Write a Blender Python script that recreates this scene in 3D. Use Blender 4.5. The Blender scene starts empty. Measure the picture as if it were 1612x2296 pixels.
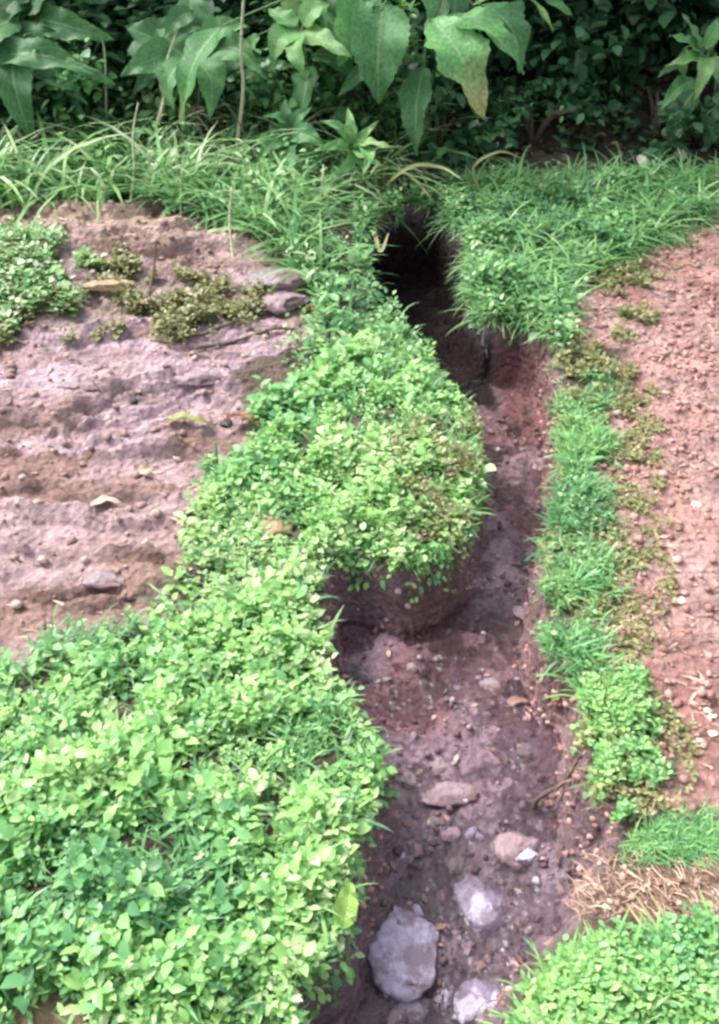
import bpy, math
import numpy as np
from mathutils import Vector
C = bpy.context.scene.collection
rng = np.random.default_rng(7)

# ------------------------------------------------------------------ camera, world, sun
PITCH = math.radians(38.0); CAMZ = 1.6; F = 2204.0          # focal length in units of a 1612 x 2295 frame
cd = bpy.data.cameras.new('camera'); cam = bpy.data.objects.new('camera', cd); C.objects.link(cam)
cam.location = (0, 0, CAMZ); cam.rotation_euler = (math.pi/2 - PITCH, 0, 0)
cd.sensor_fit = 'VERTICAL'; cd.sensor_height = 24; cd.lens = F/2295*24
cd.clip_start = .05; cd.clip_end = 500
sc = bpy.context.scene; sc.camera = cam
SUN_EL, SUN_AZ = 52, -58                                     # azimuth: degrees from +y, negative = left
w = bpy.data.worlds.new('World'); sc.world = w; w.use_nodes = True
nt = w.node_tree; bg = nt.nodes['Background']
sky = nt.nodes.new('ShaderNodeTexSky'); sky.sky_type = 'NISHITA'; sky.sun_disc = False
sky.sun_elevation = math.radians(SUN_EL); sky.sun_rotation = math.radians(SUN_AZ)
sky.air_density = 1.0; sky.dust_density = 5.0; sky.ozone_density = 1.0
hsv = nt.nodes.new('ShaderNodeHueSaturation'); hsv.inputs['Saturation'].default_value = .35   # overcast sky
nt.links.new(sky.outputs[0], hsv.inputs['Color']); nt.links.new(hsv.outputs[0], bg.inputs[0])
bg.inputs[1].default_value = .15
sl = bpy.data.lights.new('sun', 'SUN'); sl.energy = 1.5; sl.angle = math.radians(14); sl.color = (1, .96, .9)
so = bpy.data.objects.new('sun', sl); C.objects.link(so)
_e, _a = math.radians(SUN_EL), math.radians(SUN_AZ)
so.rotation_euler = Vector((math.sin(_a)*math.cos(_e), math.cos(_a)*math.cos(_e), math.sin(_e))).to_track_quat('Z', 'Y').to_euler()
so.location = (-3, 3, 6)
sc.view_settings.view_transform = 'Standard'; sc.view_settings.look = 'None'
sc.view_settings.exposure = 1.65; sc.view_settings.gamma = 1
sc.render.engine = 'CYCLES'
sc.cycles.max_bounces = 6; sc.cycles.diffuse_bounces = 3; sc.cycles.transmission_bounces = 3
sc.cycles.pixel_filter_type = 'BLACKMAN_HARRIS'; sc.cycles.filter_width = 2.8

# ------------------------------------------------------------------ pixel -> place
cp, sp_ = math.cos(PITCH), math.sin(PITCH)
def ray(px, py):
    a = (np.asarray(px, float) - 806)/F; b = (1147.5 - np.asarray(py, float))/F
    return a, cp + b*sp_, -sp_ + b*cp
def gp(px, py, z=0.):                # point on the level z
    dx, dy, dz = ray(px, py); t = (z - CAMZ)/dz
    return np.stack([t*dx, t*dy], -1)
def at(px, py, Y):                   # point at the distance Y ahead
    dx, dy, dz = ray(px, py); t = Y/dy
    return np.array([t*dx, Y, CAMZ + t*dz])
def poly(pts, z=0.):
    p = np.array([(q[0], q[1]) for q in pts], float)
    zz = np.array([q[2] if len(q) > 2 else z for q in pts], float)
    return gp(p[:, 0], p[:, 1], zz)

# ------------------------------------------------------------------ noise and distances
def _h(i, j, s):
    v = np.sin(i*127.1 + j*311.7 + s*74.7)*43758.5453
    return v - np.floor(v)
def vnoise(x, y, s=0):
    i, j = np.floor(x), np.floor(y); fx, fy = x - i, y - j
    fx = fx*fx*(3 - 2*fx); fy = fy*fy*(3 - 2*fy)
    return (_h(i, j, s)*(1-fx) + _h(i+1, j, s)*fx)*(1-fy) + (_h(i, j+1, s)*(1-fx) + _h(i+1, j+1, s)*fx)*fy
def fbm(x, y, o=4, s=0):             # about -1..1
    r = 0; a = 1; n = 0
    for k in range(o):
        r = r + a*(vnoise(x*2**k, y*2**k, s+k*13.3)*2 - 1); n += a; a *= .5
    return r/n
def sdf(P, x, y):                    # positive inside
    d = np.full(np.shape(x), 1e9); ins = np.zeros(np.shape(x), bool)
    n = len(P)
    for i in range(n):
        ax, ay = P[i]; bx, by = P[(i+1) % n]
        ex, ey = bx-ax, by-ay; L = ex*ex + ey*ey + 1e-12
        t = np.clip(((x-ax)*ex + (y-ay)*ey)/L, 0, 1)
        d = np.minimum(d, np.hypot(x-ax-t*ex, y-ay-t*ey))
        c = ((ay > y) != (by > y)) & (x < (bx-ax)*(y-ay)/((by-ay) if by != ay else 1e-12) + ax)
        ins ^= c
    return np.where(ins, d, -d)
def ss(a, b, v):
    t = np.clip((v-a)/(b-a), 0, 1); return t*t*(3-2*t)
def jit(x, y, amt=.03, s=5):
    return x + amt*fbm(x*9, y*9, 4, s) + amt*.6*fbm(x*30, y*30, 2, s+9), y + amt*fbm(x*9, y*9, 4, s+50) + amt*.6*fbm(x*30, y*30, 2, s+59)

# ------------------------------------------------------------------ regions of the ground
LZ = .10
TRENCH = poly([(900,465,.0),(825,500,.0),(800,580,.03),(850,670,.05),(935,760,.07),(1005,850,.10),(1065,905,.13),(1075,970,.13),(1065,1060,.12),
  (1035,1160,.1),(975,1235,.06),(900,1235,.08),(800,1200,.1),(735,1215,.1),(715,1320,.05),(715,1480,.03),(765,1560,.02),(815,1640,.02),(855,1740,.02),
  (800,1850,.02),(765,1950,.02),(765,2080,.02),(750,2180,.02),(660,2225,.02),(660,2330,.0),(600,2700,0),
  (1180,2700,0),(1150,2330,0),(1160,2225,0),(1260,2110,0),(1345,1980,0),(1390,1880,0),(1330,1760,0),(1300,1650,0),(1310,1540,0),(1235,1450,0),(1215,1330,0),
  (1230,1220,0),(1265,1100,0),(1262,960,0),(1255,850,0),(1235,775,0),(1170,735,0),(1105,735,0),(1075,690,0),(1060,610,0),(1045,520,0),(990,465,0)])
SOIL_L = poly([(-900,470),(80,490),(330,505),(520,545),(640,600),(720,670),(690,730),(560,770),(520,800),(545,880),(590,940),(590,1005),(480,1015),
  (440,1090),(420,1180),(395,1270),(430,1340),(300,1385),(160,1400),(110,1490),(-900,1530)], .08)
BAND_L = poly([(130,665),(270,620),(400,640),(560,650),(690,640),(660,690),(500,705),(420,735),(330,705),(180,745),(60,720)], .06)
EDGE_L = poly([(-900,560),(-100,560),(120,590),(190,680),(60,720),(-100,740),(-900,740)], .06)
SOIL_R = poly([(2500,400),(1640,430),(1560,520),(1340,590),(1275,680),(1290,770),(1400,790),(1370,860),(1355,980),(1365,1100),(1368,1250),
  (1350,1400),(1325,1520),(1410,1550),(1480,1590),(1500,1700),(1490,1790),(1620,1800),(2500,1800)])
SOIL_R2 = poly([(1300,2010),(1350,1940),(1450,1960),(1640,1950),(2400,1940),(2400,2060),(1640,2060),(1500,2050),(1380,2065),(1290,2070)])
SOIL_BL = poly([(-300,2215),(60,2215),(180,2250),(230,2330),(200,2500),(-300,2500)], .06)

DEPTH = .15
def bump(x, y, cx, cy, rx, ry, h):
    return h*np.exp(-(((x-cx)/rx)**2 + ((y-cy)/ry)**2))
mc = gp(880, 1010, .05); lc = gp(330, 1900, .05); uc = gp(330, 600, .05); br = gp(1450, 2260, .0)
def H(x, y, fine=True):
    jx, jy = jit(x, y, .02, 3)
    s = sdf(TRENCH, jx, jy)
    z = .03*fbm(x*1.3, y*1.3, 3, 1) + .02*ss(0, -.6, x)
    z = z + bump(x, y, mc[0]-.05, mc[1]+.12, .33, .36, .11) + bump(x, y, lc[0], lc[1], .55, .45, .06)
    z = z + bump(x, y, uc[0]-.2, uc[1]+.1, 1.0, .45, .12) + bump(x, y, br[0], br[1], .25, .2, .05)
    z = z + .05*ss(3.5, 4.6, y)*ss(.15, .9, x)
    z = z + .55*np.clip(y-4.9, 0, 3)*ss(-.3, 0, y-4.9) + .06*np.clip(y-7.9, 0, 40)
    floor = -DEPTH + .03*fbm(x*5, y*5, 3, 9) + .026*fbm(x*15, y*15, 4, 19) - .16*ss(2.75, 3.5, y)
    k = ss(0.0, .045 + .01*ss(2.4, 2.8, y), s)
    z = z*(1-k) + floor*k
    if fine:
        wl = 1 - .8*ss(-.01, .005, s)*ss(.06, .045, s)
        z = z + wl*.011*fbm(x*22, y*22, 3, 21) + .004*fbm(x*70, y*70, 2, 31)
        z = z + .018*np.abs(fbm(x*7, y*18, 2, 41))*(x < -.2)
        tz = fbm(x*3.2+2*fbm(x*2, y*3, 2, 8), y*9+1.2*fbm(x*4, y*4, 2, 7), 4, 141); z = z + (.026*ss(-.05, .05, tz) + .020*ss(.2, .25, tz) - .018)*(ss(-.25, -.5, x))*(1-k)*ss(1.4, 1.7, y)*ss(4.2, 3.9, y)
        z = z + .012*fbm(x*14, y*34, 3, 151)*(1-k)
    return z
def masks(x, y):
    jx, jy = jit(x, y, .02, 3)
    t = sdf(TRENCH, jx, jy)
    jx, jy = jit(x, y, .05)
    sl_ = sdf(SOIL_L, jx, jy); b = sdf(BAND_L, jx, jy); e = sdf(EDGE_L, jx, jy)
    r = sdf(SOIL_R, jx, jy); r2 = sdf(SOIL_R2, jx, jy); bl = sdf(SOIL_BL, jx, jy)
    return dict(t=t, sl=sl_, band=b, edge=e, r=r, r2=r2, bl=bl)

# ------------------------------------------------------------------ mesh helpers
def mesh_np(name, V, faces_list, mat, attrs=None, smooth=True):
    """faces_list: list of (n,k) index arrays"""
    me = bpy.data.meshes.new(name)
    V = np.ascontiguousarray(V, np.float32)
    me.vertices.add(len(V)); me.vertices.foreach_set('co', V.ravel())
    loops = np.concatenate([f.ravel() for f in faces_list]).astype(np.int32)
    cnt = np.concatenate([np.full(len(f), f.shape[1]) for f in faces_list]).astype(np.int32)
    start = np.concatenate([[0], np.cumsum(cnt)[:-1]]).astype(np.int32)
    me.loops.add(len(loops)); me.loops.foreach_set('vertex_index', loops)
    me.polygons.add(len(cnt)); me.polygons.foreach_set('loop_start', start)
    me.update(calc_edges=True)
    if smooth: me.polygons.foreach_set('use_smooth', np.ones(len(cnt), bool))
    for k, a in (attrs or {}).items():
        a = np.asarray(a, np.float32)
        if a.ndim == 1:
            at_ = me.attributes.new(k, 'FLOAT', 'POINT'); at_.data.foreach_set('value', a)
        else:
            at_ = me.attributes.new(k, 'FLOAT_COLOR', 'POINT'); at_.data.foreach_set('color', np.concatenate([a, np.ones((len(a), 1))], 1).astype(np.float32).ravel())
    me.materials.append(mat); me.validate()
    return me
def obj(name, me, parent=None, label=None, cat=None, group=None, kind=None):
    o = bpy.data.objects.new(name, me); C.objects.link(o)
    if parent: o.parent = parent
    tag(o, label, cat, group, kind); return o
def tag(o, label=None, cat=None, group=None, kind=None):
    if label: o['label'] = label
    if cat: o['category'] = cat
    if group: o['group'] = group
    if kind: o['kind'] = kind
def thing(name, loc, label, cat, group=None):
    o = bpy.data.objects.new(name, None); C.objects.link(o); o.location = loc; o.empty_display_size = .1
    tag(o, label, cat, group); return o

# ------------------------------------------------------------------ materials
def mat(name):
    m = bpy.data.materials.new(name); m.use_nodes = True; t = m.node_tree
    return m, t, t.nodes, t.links, t.nodes['Principled BSDF']
def ramp(N, stops):
    r = N.new('ShaderNodeValToRGB'); e = r.color_ramp.elements
    while len(e) < len(stops): e.new(.5)
    for i, (p, c) in enumerate(stops): e[i].position = p; e[i].color = (*c, 1)
    return r
def leaf_mat(name, stops, rough=.5, trans=.3, veins=False):
    m, t, N, L, b = mat(name)
    a = N.new('ShaderNodeAttribute'); a.attribute_name = 'tint'
    r = ramp(N, stops); L.new(a.outputs['Fac'], r.inputs[0]); col = r.outputs[0]
    geo = N.new('ShaderNodeNewGeometry')
    if veins:
        ax = N.new('ShaderNodeAttribute'); ax.attribute_name = 'lx'; ay = N.new('ShaderNodeAttribute'); ay.attribute_name = 'ly'
        ab = N.new('ShaderNodeMath'); ab.operation = 'ABSOLUTE'; L.new(ax.outputs['Fac'], ab.inputs[0])
        m1 = N.new('ShaderNodeMath'); m1.operation = 'MULTIPLY_ADD'; L.new(ab.outputs[0], m1.inputs[0]); m1.inputs[1].default_value = -.28; L.new(ay.outputs['Fac'], m1.inputs[2])
        m2 = N.new('ShaderNodeMath'); m2.operation = 'MULTIPLY'; L.new(m1.outputs[0], m2.inputs[0]); m2.inputs[1].default_value = 48
        s = N.new('ShaderNodeMath'); s.operation = 'SINE'; L.new(m2.outputs[0], s.inputs[0])
        pw = N.new('ShaderNodeMapRange'); L.new(s.outputs[0], pw.inputs[0]); pw.inputs[1].default_value = .86; pw.inputs[2].default_value = 1; pw.inputs[3].default_value = 0; pw.inputs[4].default_value = .16
        mr = N.new('ShaderNodeMapRange'); L.new(ab.outputs[0], mr.inputs[0]); mr.inputs[1].default_value = .03; mr.inputs[2].default_value = .09; mr.inputs[3].default_value = .5; mr.inputs[4].default_value = 0
        mx = N.new('ShaderNodeMath'); mx.operation = 'MAXIMUM'; L.new(pw.outputs[0], mx.inputs[0]); L.new(mr.outputs[0], mx.inputs[1])
        mix = N.new('ShaderNodeMixRGB'); L.new(mx.outputs[0], mix.inputs[0]); L.new(col, mix.inputs[1]); mix.inputs[2].default_value = (.28, .42, .2, 1)
        nz = N.new('ShaderNodeTexNoise'); nz.inputs['Scale'].default_value = 22; nz.inputs['Detail'].default_value = 5
        mp = N.new('ShaderNodeMapRange'); L.new(nz.outputs[0], mp.inputs[0]); mp.inputs[1].default_value = .3; mp.inputs[2].default_value = .7; mp.inputs[3].default_value = .6; mp.inputs[4].default_value = 1.35
        ml = N.new('ShaderNodeMixRGB'); ml.blend_type = 'MULTIPLY'; ml.inputs[0].default_value = 1; L.new(mix.outputs[0], ml.inputs[1]); L.new(mp.outputs[0], ml.inputs[2])
        col = ml.outputs[0]
        bp = N.new('ShaderNodeBump'); bp.inputs['Strength'].default_value = .5; bp.inputs['Distance'].default_value = .003; L.new(mx.outputs[0], bp.inputs['Height']); L.new(bp.outputs[0], b.inputs['Normal'])
    L.new(col, b.inputs['Base Color']); b.inputs['Roughness'].default_value = rough
    b.inputs['Specular IOR Level'].default_value = .4
    tr = N.new('ShaderNodeBsdfTranslucent'); L.new(col, tr.inputs[0])
    ms = N.new('ShaderNodeMixShader'); ms.inputs[0].default_value = trans
    L.new(b.outputs[0], ms.inputs[1]); L.new(tr.outputs[0], ms.inputs[2]); L.new(ms.outputs[0], N['Material Output'].inputs[0])
    return m
def rock_mat(name, c1, c2, rough=.5, scale=30, mud=None):
    m, t, N, L, b = mat(name)
    tc = N.new('ShaderNodeTexCoord'); nz = N.new('ShaderNodeTexNoise'); nz.inputs['Scale'].default_value = scale; nz.inputs['Detail'].default_value = 8; nz.inputs['Roughness'].default_value = .65
    L.new(tc.outputs['Object'], nz.inputs['Vector'])
    r = ramp(N, [(.32, c1), (.68, c2)]); L.new(nz.outputs[0], r.inputs[0]); cc = r.outputs[0]
    if mud:
        n2 = N.new('ShaderNodeTexNoise'); n2.inputs['Scale'].default_value = 14; n2.inputs['Detail'].default_value = 8; n2.inputs['Roughness'].default_value = .7; L.new(tc.outputs['Object'], n2.inputs['Vector'])
        mr = N.new('ShaderNodeMapRange'); L.new(n2.outputs[0], mr.inputs[0]); mr.inputs[1].default_value = .46; mr.inputs[2].default_value = .56
        mx = N.new('ShaderNodeMixRGB'); L.new(mr.outputs[0], mx.inputs[0]); L.new(cc, mx.inputs[1]); mx.inputs[2].default_value = (*mud, 1); cc = mx.outputs[0]
    L.new(cc, b.inputs['Base Color'])
    bp = N.new('ShaderNodeBump'); bp.inputs['Strength'].default_value = 1; bp.inputs['Distance'].default_value = .012; L.new(nz.outputs[0], bp.inputs['Height']); L.new(bp.outputs[0], b.inputs['Normal'])
    b.inputs['Roughness'].default_value = rough
    return m

def soil_mat(name, stretch=False):
    m, t, N, L, b = mat(name)
    a = N.new('ShaderNodeAttribute'); a.attribute_name = 'soil'
    tc = N.new('ShaderNodeTexCoord')
    n1 = N.new('ShaderNodeTexNoise'); n1.inputs['Scale'].default_value = 9; n1.inputs['Detail'].default_value = 9; n1.inputs['Roughness'].default_value = .72
    n2 = N.new('ShaderNodeTexNoise'); n2.inputs['Scale'].default_value = 75; n2.inputs['Detail'].default_value = 6; n2.inputs['Roughness'].default_value = .7
    v = N.new('ShaderNodeTexVoronoi'); v.inputs['Scale'].default_value = 46; v.inputs['Randomness'].default_value = 1
    for q in (n1, n2, v): L.new(tc.outputs['Object'], q.inputs['Vector'])
    m1 = N.new('ShaderNodeMapRange'); L.new(n1.outputs[0], m1.inputs[0]); m1.inputs[1].default_value = .3; m1.inputs[2].default_value = .7; m1.inputs[3].default_value = .5; m1.inputs[4].default_value = 1.5
    m2 = N.new('ShaderNodeMapRange'); L.new(n2.outputs[0], m2.inputs[0]); m2.inputs[1].default_value = .3; m2.inputs[2].default_value = .7; m2.inputs[3].default_value = .7; m2.inputs[4].default_value = 1.3
    mu = N.new('ShaderNodeMath'); mu.operation = 'MULTIPLY'; L.new(m1.outputs[0], mu.inputs[0]); L.new(m2.outputs[0], mu.inputs[1])
    mx = N.new('ShaderNodeMixRGB'); mx.blend_type = 'MULTIPLY'; mx.inputs[0].default_value = 1
    L.new(a.outputs['Color'], mx.inputs[1]); L.new(mu.outputs[0], mx.inputs[2]); L.new(mx.outputs[0], b.inputs['Base Color'])
    ad = N.new('ShaderNodeMath'); ad.operation = 'ADD'; L.new(n2.outputs[0], ad.inputs[0]); L.new(v.outputs[0], ad.inputs[1])
    bp = N.new('ShaderNodeBump'); bp.inputs['Strength'].default_value = 1; bp.inputs['Distance'].default_value = .016; L.new(ad.outputs[0], bp.inputs['Height']); L.new(bp.outputs[0], b.inputs['Normal'])
    b.inputs['Roughness'].default_value = .9
    return m
M_SOIL = soil_mat('soil'); M_PATH = soil_mat('path_soil'); 
_t = M_PATH.node_tree; _n1 = _t.nodes.new('ShaderNodeTexNoise'); _n1.inputs['Scale'].default_value = 11; _n1.inputs['Detail'].default_value = 7; _n1.inputs['Roughness'].default_value = .65
_tc = _t.nodes.new('ShaderNodeTexCoord'); _t.links.new(_tc.outputs['Object'], _n1.inputs['Vector'])
_mr = _t.nodes.new('ShaderNodeMapRange'); _t.links.new(_n1.outputs[0], _mr.inputs[0]); _mr.inputs[1].default_value = .42; _mr.inputs[2].default_value = .62; _mr.inputs[3].default_value = .12; _mr.inputs[4].default_value = .5   # wet to damp mud
_t.links.new(_mr.outputs[0], _t.nodes['Principled BSDF'].inputs['Roughness']); _at = _t.nodes.new('ShaderNodeAttribute'); _at.attribute_name = 'soil'
_m2 = _t.nodes.new('ShaderNodeMapRange'); _t.links.new(_at.outputs['Fac'], _m2.inputs[0]); _m2.inputs[1].default_value = .02; _m2.inputs[2].default_value = .08; _m2.inputs[3].default_value = .03; _m2.inputs[4].default_value = .45
_t.links.new(_m2.outputs[0], _t.nodes['Principled BSDF'].inputs['Specular IOR Level'])

# ------------------------------------------------------------------ ground sheet
def axis(lo, hi, step, far, n=14):
    core = np.arange(lo, hi+step/2, step)
    g = np.cumsum(step*1.75**np.arange(1, n)); g = g[g < far]
    return np.concatenate([(lo-g)[::-1], core, hi+g])
gx = axis(-1.9, 1.9, .0095, 120, 18); gy = axis(.35, 5.6, .0105, 120, 18)
X, Y = np.meshgrid(gx, gy); Z = H(X, Y)
mk = masks(X, Y)
def lerp(A, B, k): return A*(1-k[..., None]) + np.asarray(B)*k[..., None]
humus = np.array([.085, .06, .045])
col = np.broadcast_to(humus, X.shape+(3,)).copy()
nz = fbm(X*3, Y*3, 3, 77); nz2 = fbm(X*2.2, Y*9, 3, 88)
soilL = lerp(np.broadcast_to([.35, .245, .255], X.shape+(3,)), [.21, .13, .11], ss(-.0, .3, nz2))
soilL = lerp(soilL, [.38, .27, .31], ss(-.0, .3, nz)*(Y > 2.3)*(Y < 3.7))
soilL = lerp(soilL, [.20, .125, .11], ss(.05, .22, fbm(X*3, Y*16, 3, 188))*.5)
soilL = lerp(soilL, [.36, .26, .20], ss(3.35, 3.75, Y))
col = lerp(col, soilL, ss(-.03, .02, mk['sl'])) if False else col*(1-ss(-.03, .02, mk['sl'])[..., None]) + soilL*ss(-.03, .02, mk['sl'])[..., None]
k = ss(0, .03, np.maximum(mk['band'], mk['edge']))*(mk['sl'] > 0); col = lerp(col, [.16, .14, .09], k*.5)
soilR = lerp(np.broadcast_to([.37, .21, .185], X.shape+(3,)), [.26, .125, .11], ss(-.1, .4, nz))
soilR = lerp(soilR, [.33, .22, .21], ss(-.2, .4, fbm(X*6, Y*6, 2, 4))*.6)
k = ss(-.03, .02, mk['r'])[..., None]; col = col*(1-k) + soilR*k
col = lerp(col, [.19, .12, .08], ss(-.06, .03, mk['r2'])); col = lerp(col, [.22, .15, .09], ss(-.02, .02, mk['bl']))
pathc = lerp(np.broadcast_to([.23, .15, .185], X.shape+(3,)), [.33, .24, .285], ss(-.3, .3, nz))
pathc = lerp(pathc, [.17, .075, .08], ss(.15, .45, fbm(X*4, Y*4, 2, 14))*.7)
pathc = lerp(pathc, [.16, .125, .155], ss(1.5, 1.0, Y)*.6)
kt = ss(-.02, .03, mk['t'])
k = kt[..., None]; col = col*(1-k) + pathc*k
_xl = .50 + .12*ss(3.12, 3.2, Y); far_shade = ss(_xl, _xl-.05, X)*ss(2.6, 2.85, Y); kf = kt*ss(-.01, .02, mk['t'])*far_shade; col = lerp(col, [.016, .012, .012], kf*.98)  # shade of the far channel painted into the soil colour as near-black
kf = kt*ss(2.4, 2.65, Y)*(1-far_shade); col = lerp(col, [.12, .045, .042], kf*.9)
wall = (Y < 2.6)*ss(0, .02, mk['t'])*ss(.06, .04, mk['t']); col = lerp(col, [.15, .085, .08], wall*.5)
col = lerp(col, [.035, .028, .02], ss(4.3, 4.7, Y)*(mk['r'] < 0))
ny, nx = X.shape
V = np.stack([X, Y, Z], -1).reshape(-1, 3); colf = col.reshape(-1, 3)
idx = np.arange(nx*ny).reshape(ny, nx)
FQ = np.stack([idx[:-1, :-1], idx[:-1, 1:], idx[1:, 1:], idx[1:, :-1]], -1).reshape(-1, 4)
tf = (mk['t'] > .012) & (Y < 4.9); tf = tf[:-1, :-1] & tf[1:, 1:]
sel = tf.ravel()
def sub(F_):
    u, inv = np.unique(F_, return_inverse=True); return u, inv.reshape(-1, 4)
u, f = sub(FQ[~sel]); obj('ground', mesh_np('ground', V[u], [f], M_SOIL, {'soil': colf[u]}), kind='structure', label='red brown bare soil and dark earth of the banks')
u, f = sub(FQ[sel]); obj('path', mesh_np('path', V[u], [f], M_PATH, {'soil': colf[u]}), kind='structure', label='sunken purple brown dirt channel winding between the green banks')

# shallow trickle standing in the low places of the path
mw = bpy.data.materials.new('water'); mw.use_nodes = True; _t = mw.node_tree; _b = _t.nodes['Principled BSDF']
_b.inputs['Base Color'].default_value = (.88, .80, .84, 1); _b.inputs['Transmission Weight'].default_value = 1; _b.inputs['Roughness'].default_value = .13; _b.inputs['IOR'].default_value = 1.33
_n = _t.nodes.new('ShaderNodeTexNoise'); _n.inputs['Scale'].default_value = 26; _n.inputs['Detail'].default_value = 4; _c = _t.nodes.new('ShaderNodeTexCoord'); _t.links.new(_c.outputs['Object'], _n.inputs['Vector'])
_p = _t.nodes.new('ShaderNodeBump'); _p.inputs['Strength'].default_value = 1; _p.inputs['Distance'].default_value = .016; _t.links.new(_n.outputs[0], _p.inputs['Height']); _t.links.new(_p.outputs[0], _b.inputs['Normal'])
_wf = (mk['t'] > .004) & (Y < 2.75) & (Y > .2); _wf = (_wf[:-1, :-1] & _wf[1:, 1:]).ravel()
u, f = sub(FQ[_wf]); _vw = V[u].copy(); _vw[:, 2] = -DEPTH + .003
obj('water', mesh_np('water', _vw, [f], mw), kind='structure', label='shallow muddy trickle of water in the low places of the channel')
# ------------------------------------------------------------------ leaves in bulk
T_OV = (np.array([[0,0,0],[-.27,.3,.06],[0,.3,0],[.27,.3,.06],[-.24,.65,.04],[0,.66,-.03],[.24,.65,.04],[0,1,-.12]]),
        [np.array([[0,2,1],[0,3,2],[4,5,7],[5,6,7]]), np.array([[1,2,5,4],[2,3,6,5]])])
T_DI = (np.array([[0,0,0],[-.3,.45,.07],[0,.5,-.02],[.3,.45,.07],[0,1,-.1]]), [np.array([[0,2,1],[0,3,2],[1,2,4],[2,3,4]])])
def blade_t(wd=.05, bend=.6, n=4):
    v = []; 
    for i in range(n):
        t = i/n; v += [[-wd*(1-t*.6), t*(1-.25*bend*t), -bend*t*t*.5+.0], [wd*(1-t*.6), t*(1-.25*bend*t), -bend*t*t*.5]]
    v.append([0, 1-.25*bend, -bend*.5])
    q = [[2*i, 2*i+1, 2*i+3, 2*i+2] for i in range(n-1)]
    return np.array(v), [np.array(q), np.array([[2*n-2, 2*n-1, 2*n]])]
T_BL = blade_t(.035, .9); T_BL2 = blade_t(.022, 1.5, 5)
def scatter(tpl, P, yaw, pitch, roll, size, width=None):
    tv, tf_ = tpl; n = len(P); k = len(tv)
    width = np.ones(n) if width is None else width
    l = np.broadcast_to(tv, (n, k, 3)).copy()
    l[..., 0] *= (size*width)[:, None]; l[..., 1] *= size[:, None]; l[..., 2] *= size[:, None]
    c, s = np.cos(roll)[:, None], np.sin(roll)[:, None]
    x, y, z = l[..., 0]*c + l[..., 2]*s, l[..., 1], -l[..., 0]*s + l[..., 2]*c
    c, s = np.cos(pitch)[:, None], np.sin(pitch)[:, None]
    y, z = y*c - z*s, y*s + z*c
    c, s = np.cos(yaw)[:, None], np.sin(yaw)[:, None]
    x, y = x*c - y*s, x*s + y*c
    Vv = np.stack([x, y, z], -1) + P[:, None, :]
    off = (np.arange(n)*k)[:, None, None]
    return Vv.reshape(-1, 3), [(f_[None] + off).reshape(-1, f_.shape[1]) for f_ in tf_], k
def join(parts):
    Vs, Fs, Ts, o = [], {}, [], 0
    for V_, F_, t_ in parts:
        Vs.append(V_); Ts.append(t_)
        for f_ in F_: Fs.setdefault(f_.shape[1], []).append(f_+o)
        o += len(V_)
    return np.concatenate(Vs), [np.concatenate(v) for v in Fs.values()], np.concatenate(Ts)
U = lambda n, a, b: rng.uniform(a, b, n)

def sprigs(x, y, hgt, ls, nl=7, tint=.5, spread=.16, tpl=T_OV, wd=1., zf=None):
    """leafy sprigs: nl leaves round a short leaning stem; hgt, ls, tint arrays"""
    n = len(x); z = H(x, y, False) if zf is None else zf
    lean = np.stack([rng.normal(0, .25, n), rng.normal(0, .25, n)], -1)
    parts = []
    a0 = U(n, 0, 6.28); tv = rng.normal(0, .10, n)
    for k in range(nl):
        t = (k+.6)/nl
        yaw = a0 + k*2.4 + U(n, -.3, .3)
        P = np.stack([x + lean[:, 0]*hgt*t, y + lean[:, 1]*hgt*t, z + hgt*t - .004], -1)
        sz = ls*U(n, .7, 1.25)*(1.15 - .5*t)
        V_, F_, kk = scatter(tpl, P, yaw, U(n, -.25, .5)+.35*t, rng.normal(0, .35, n), sz, wd*U(n, .8, 1.3))
        parts.append((V_, F_, np.repeat(np.clip(tint + tv + rng.normal(0, .10, n) + .06*t, 0, 1), kk)))
    V_, F_, kk = scatter(blade_t(.04, .2, 2), np.stack([x, y, z-.004], -1), a0, np.full(n, 1.45), np.zeros(n), hgt*1.0, np.full(n, .6))
    parts.append((V_, F_, np.repeat(np.full(n, .45), kk)))
    return parts
def grass(x, y, ln, nb=5, tint=.5, tpl=T_BL, up=1.0, zf=None):
    n = len(x); z = H(x, y, False) if zf is None else zf; parts = []
    for k in range(nb):
        P = np.stack([x + rng.normal(0, .008, n), y + rng.normal(0, .008, n), z - .004], -1)
        V_, F_, kk = scatter(tpl, P, U(n, 0, 6.28), np.clip(rng.normal(up, .3, n), .15, 1.5), rng.normal(0, .3, n), ln*U(n, .55, 1.2), U(n, .7, 1.4))
        parts.append((V_, F_, np.repeat(np.clip(tint + rng.normal(0, .14, n), 0, 1), kk)))
    return parts
def stuff(name, parts, m, label, cat, smooth=True):
    V_, F_, T_ = join(parts)
    return obj(name, mesh_np(name, V_, F_, m, {'tint': T_}, smooth=smooth), label=label, cat=cat, kind='stuff')
def sample(polypx, n, z=.05):
    P = poly(polypx, z); lo, hi = P.min(0), P.max(0)
    x = U(n, lo[0], hi[0]); y = U(n, lo[1], hi[1]); k = sdf(P, x, y) > 0
    return x[k], y[k]

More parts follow.
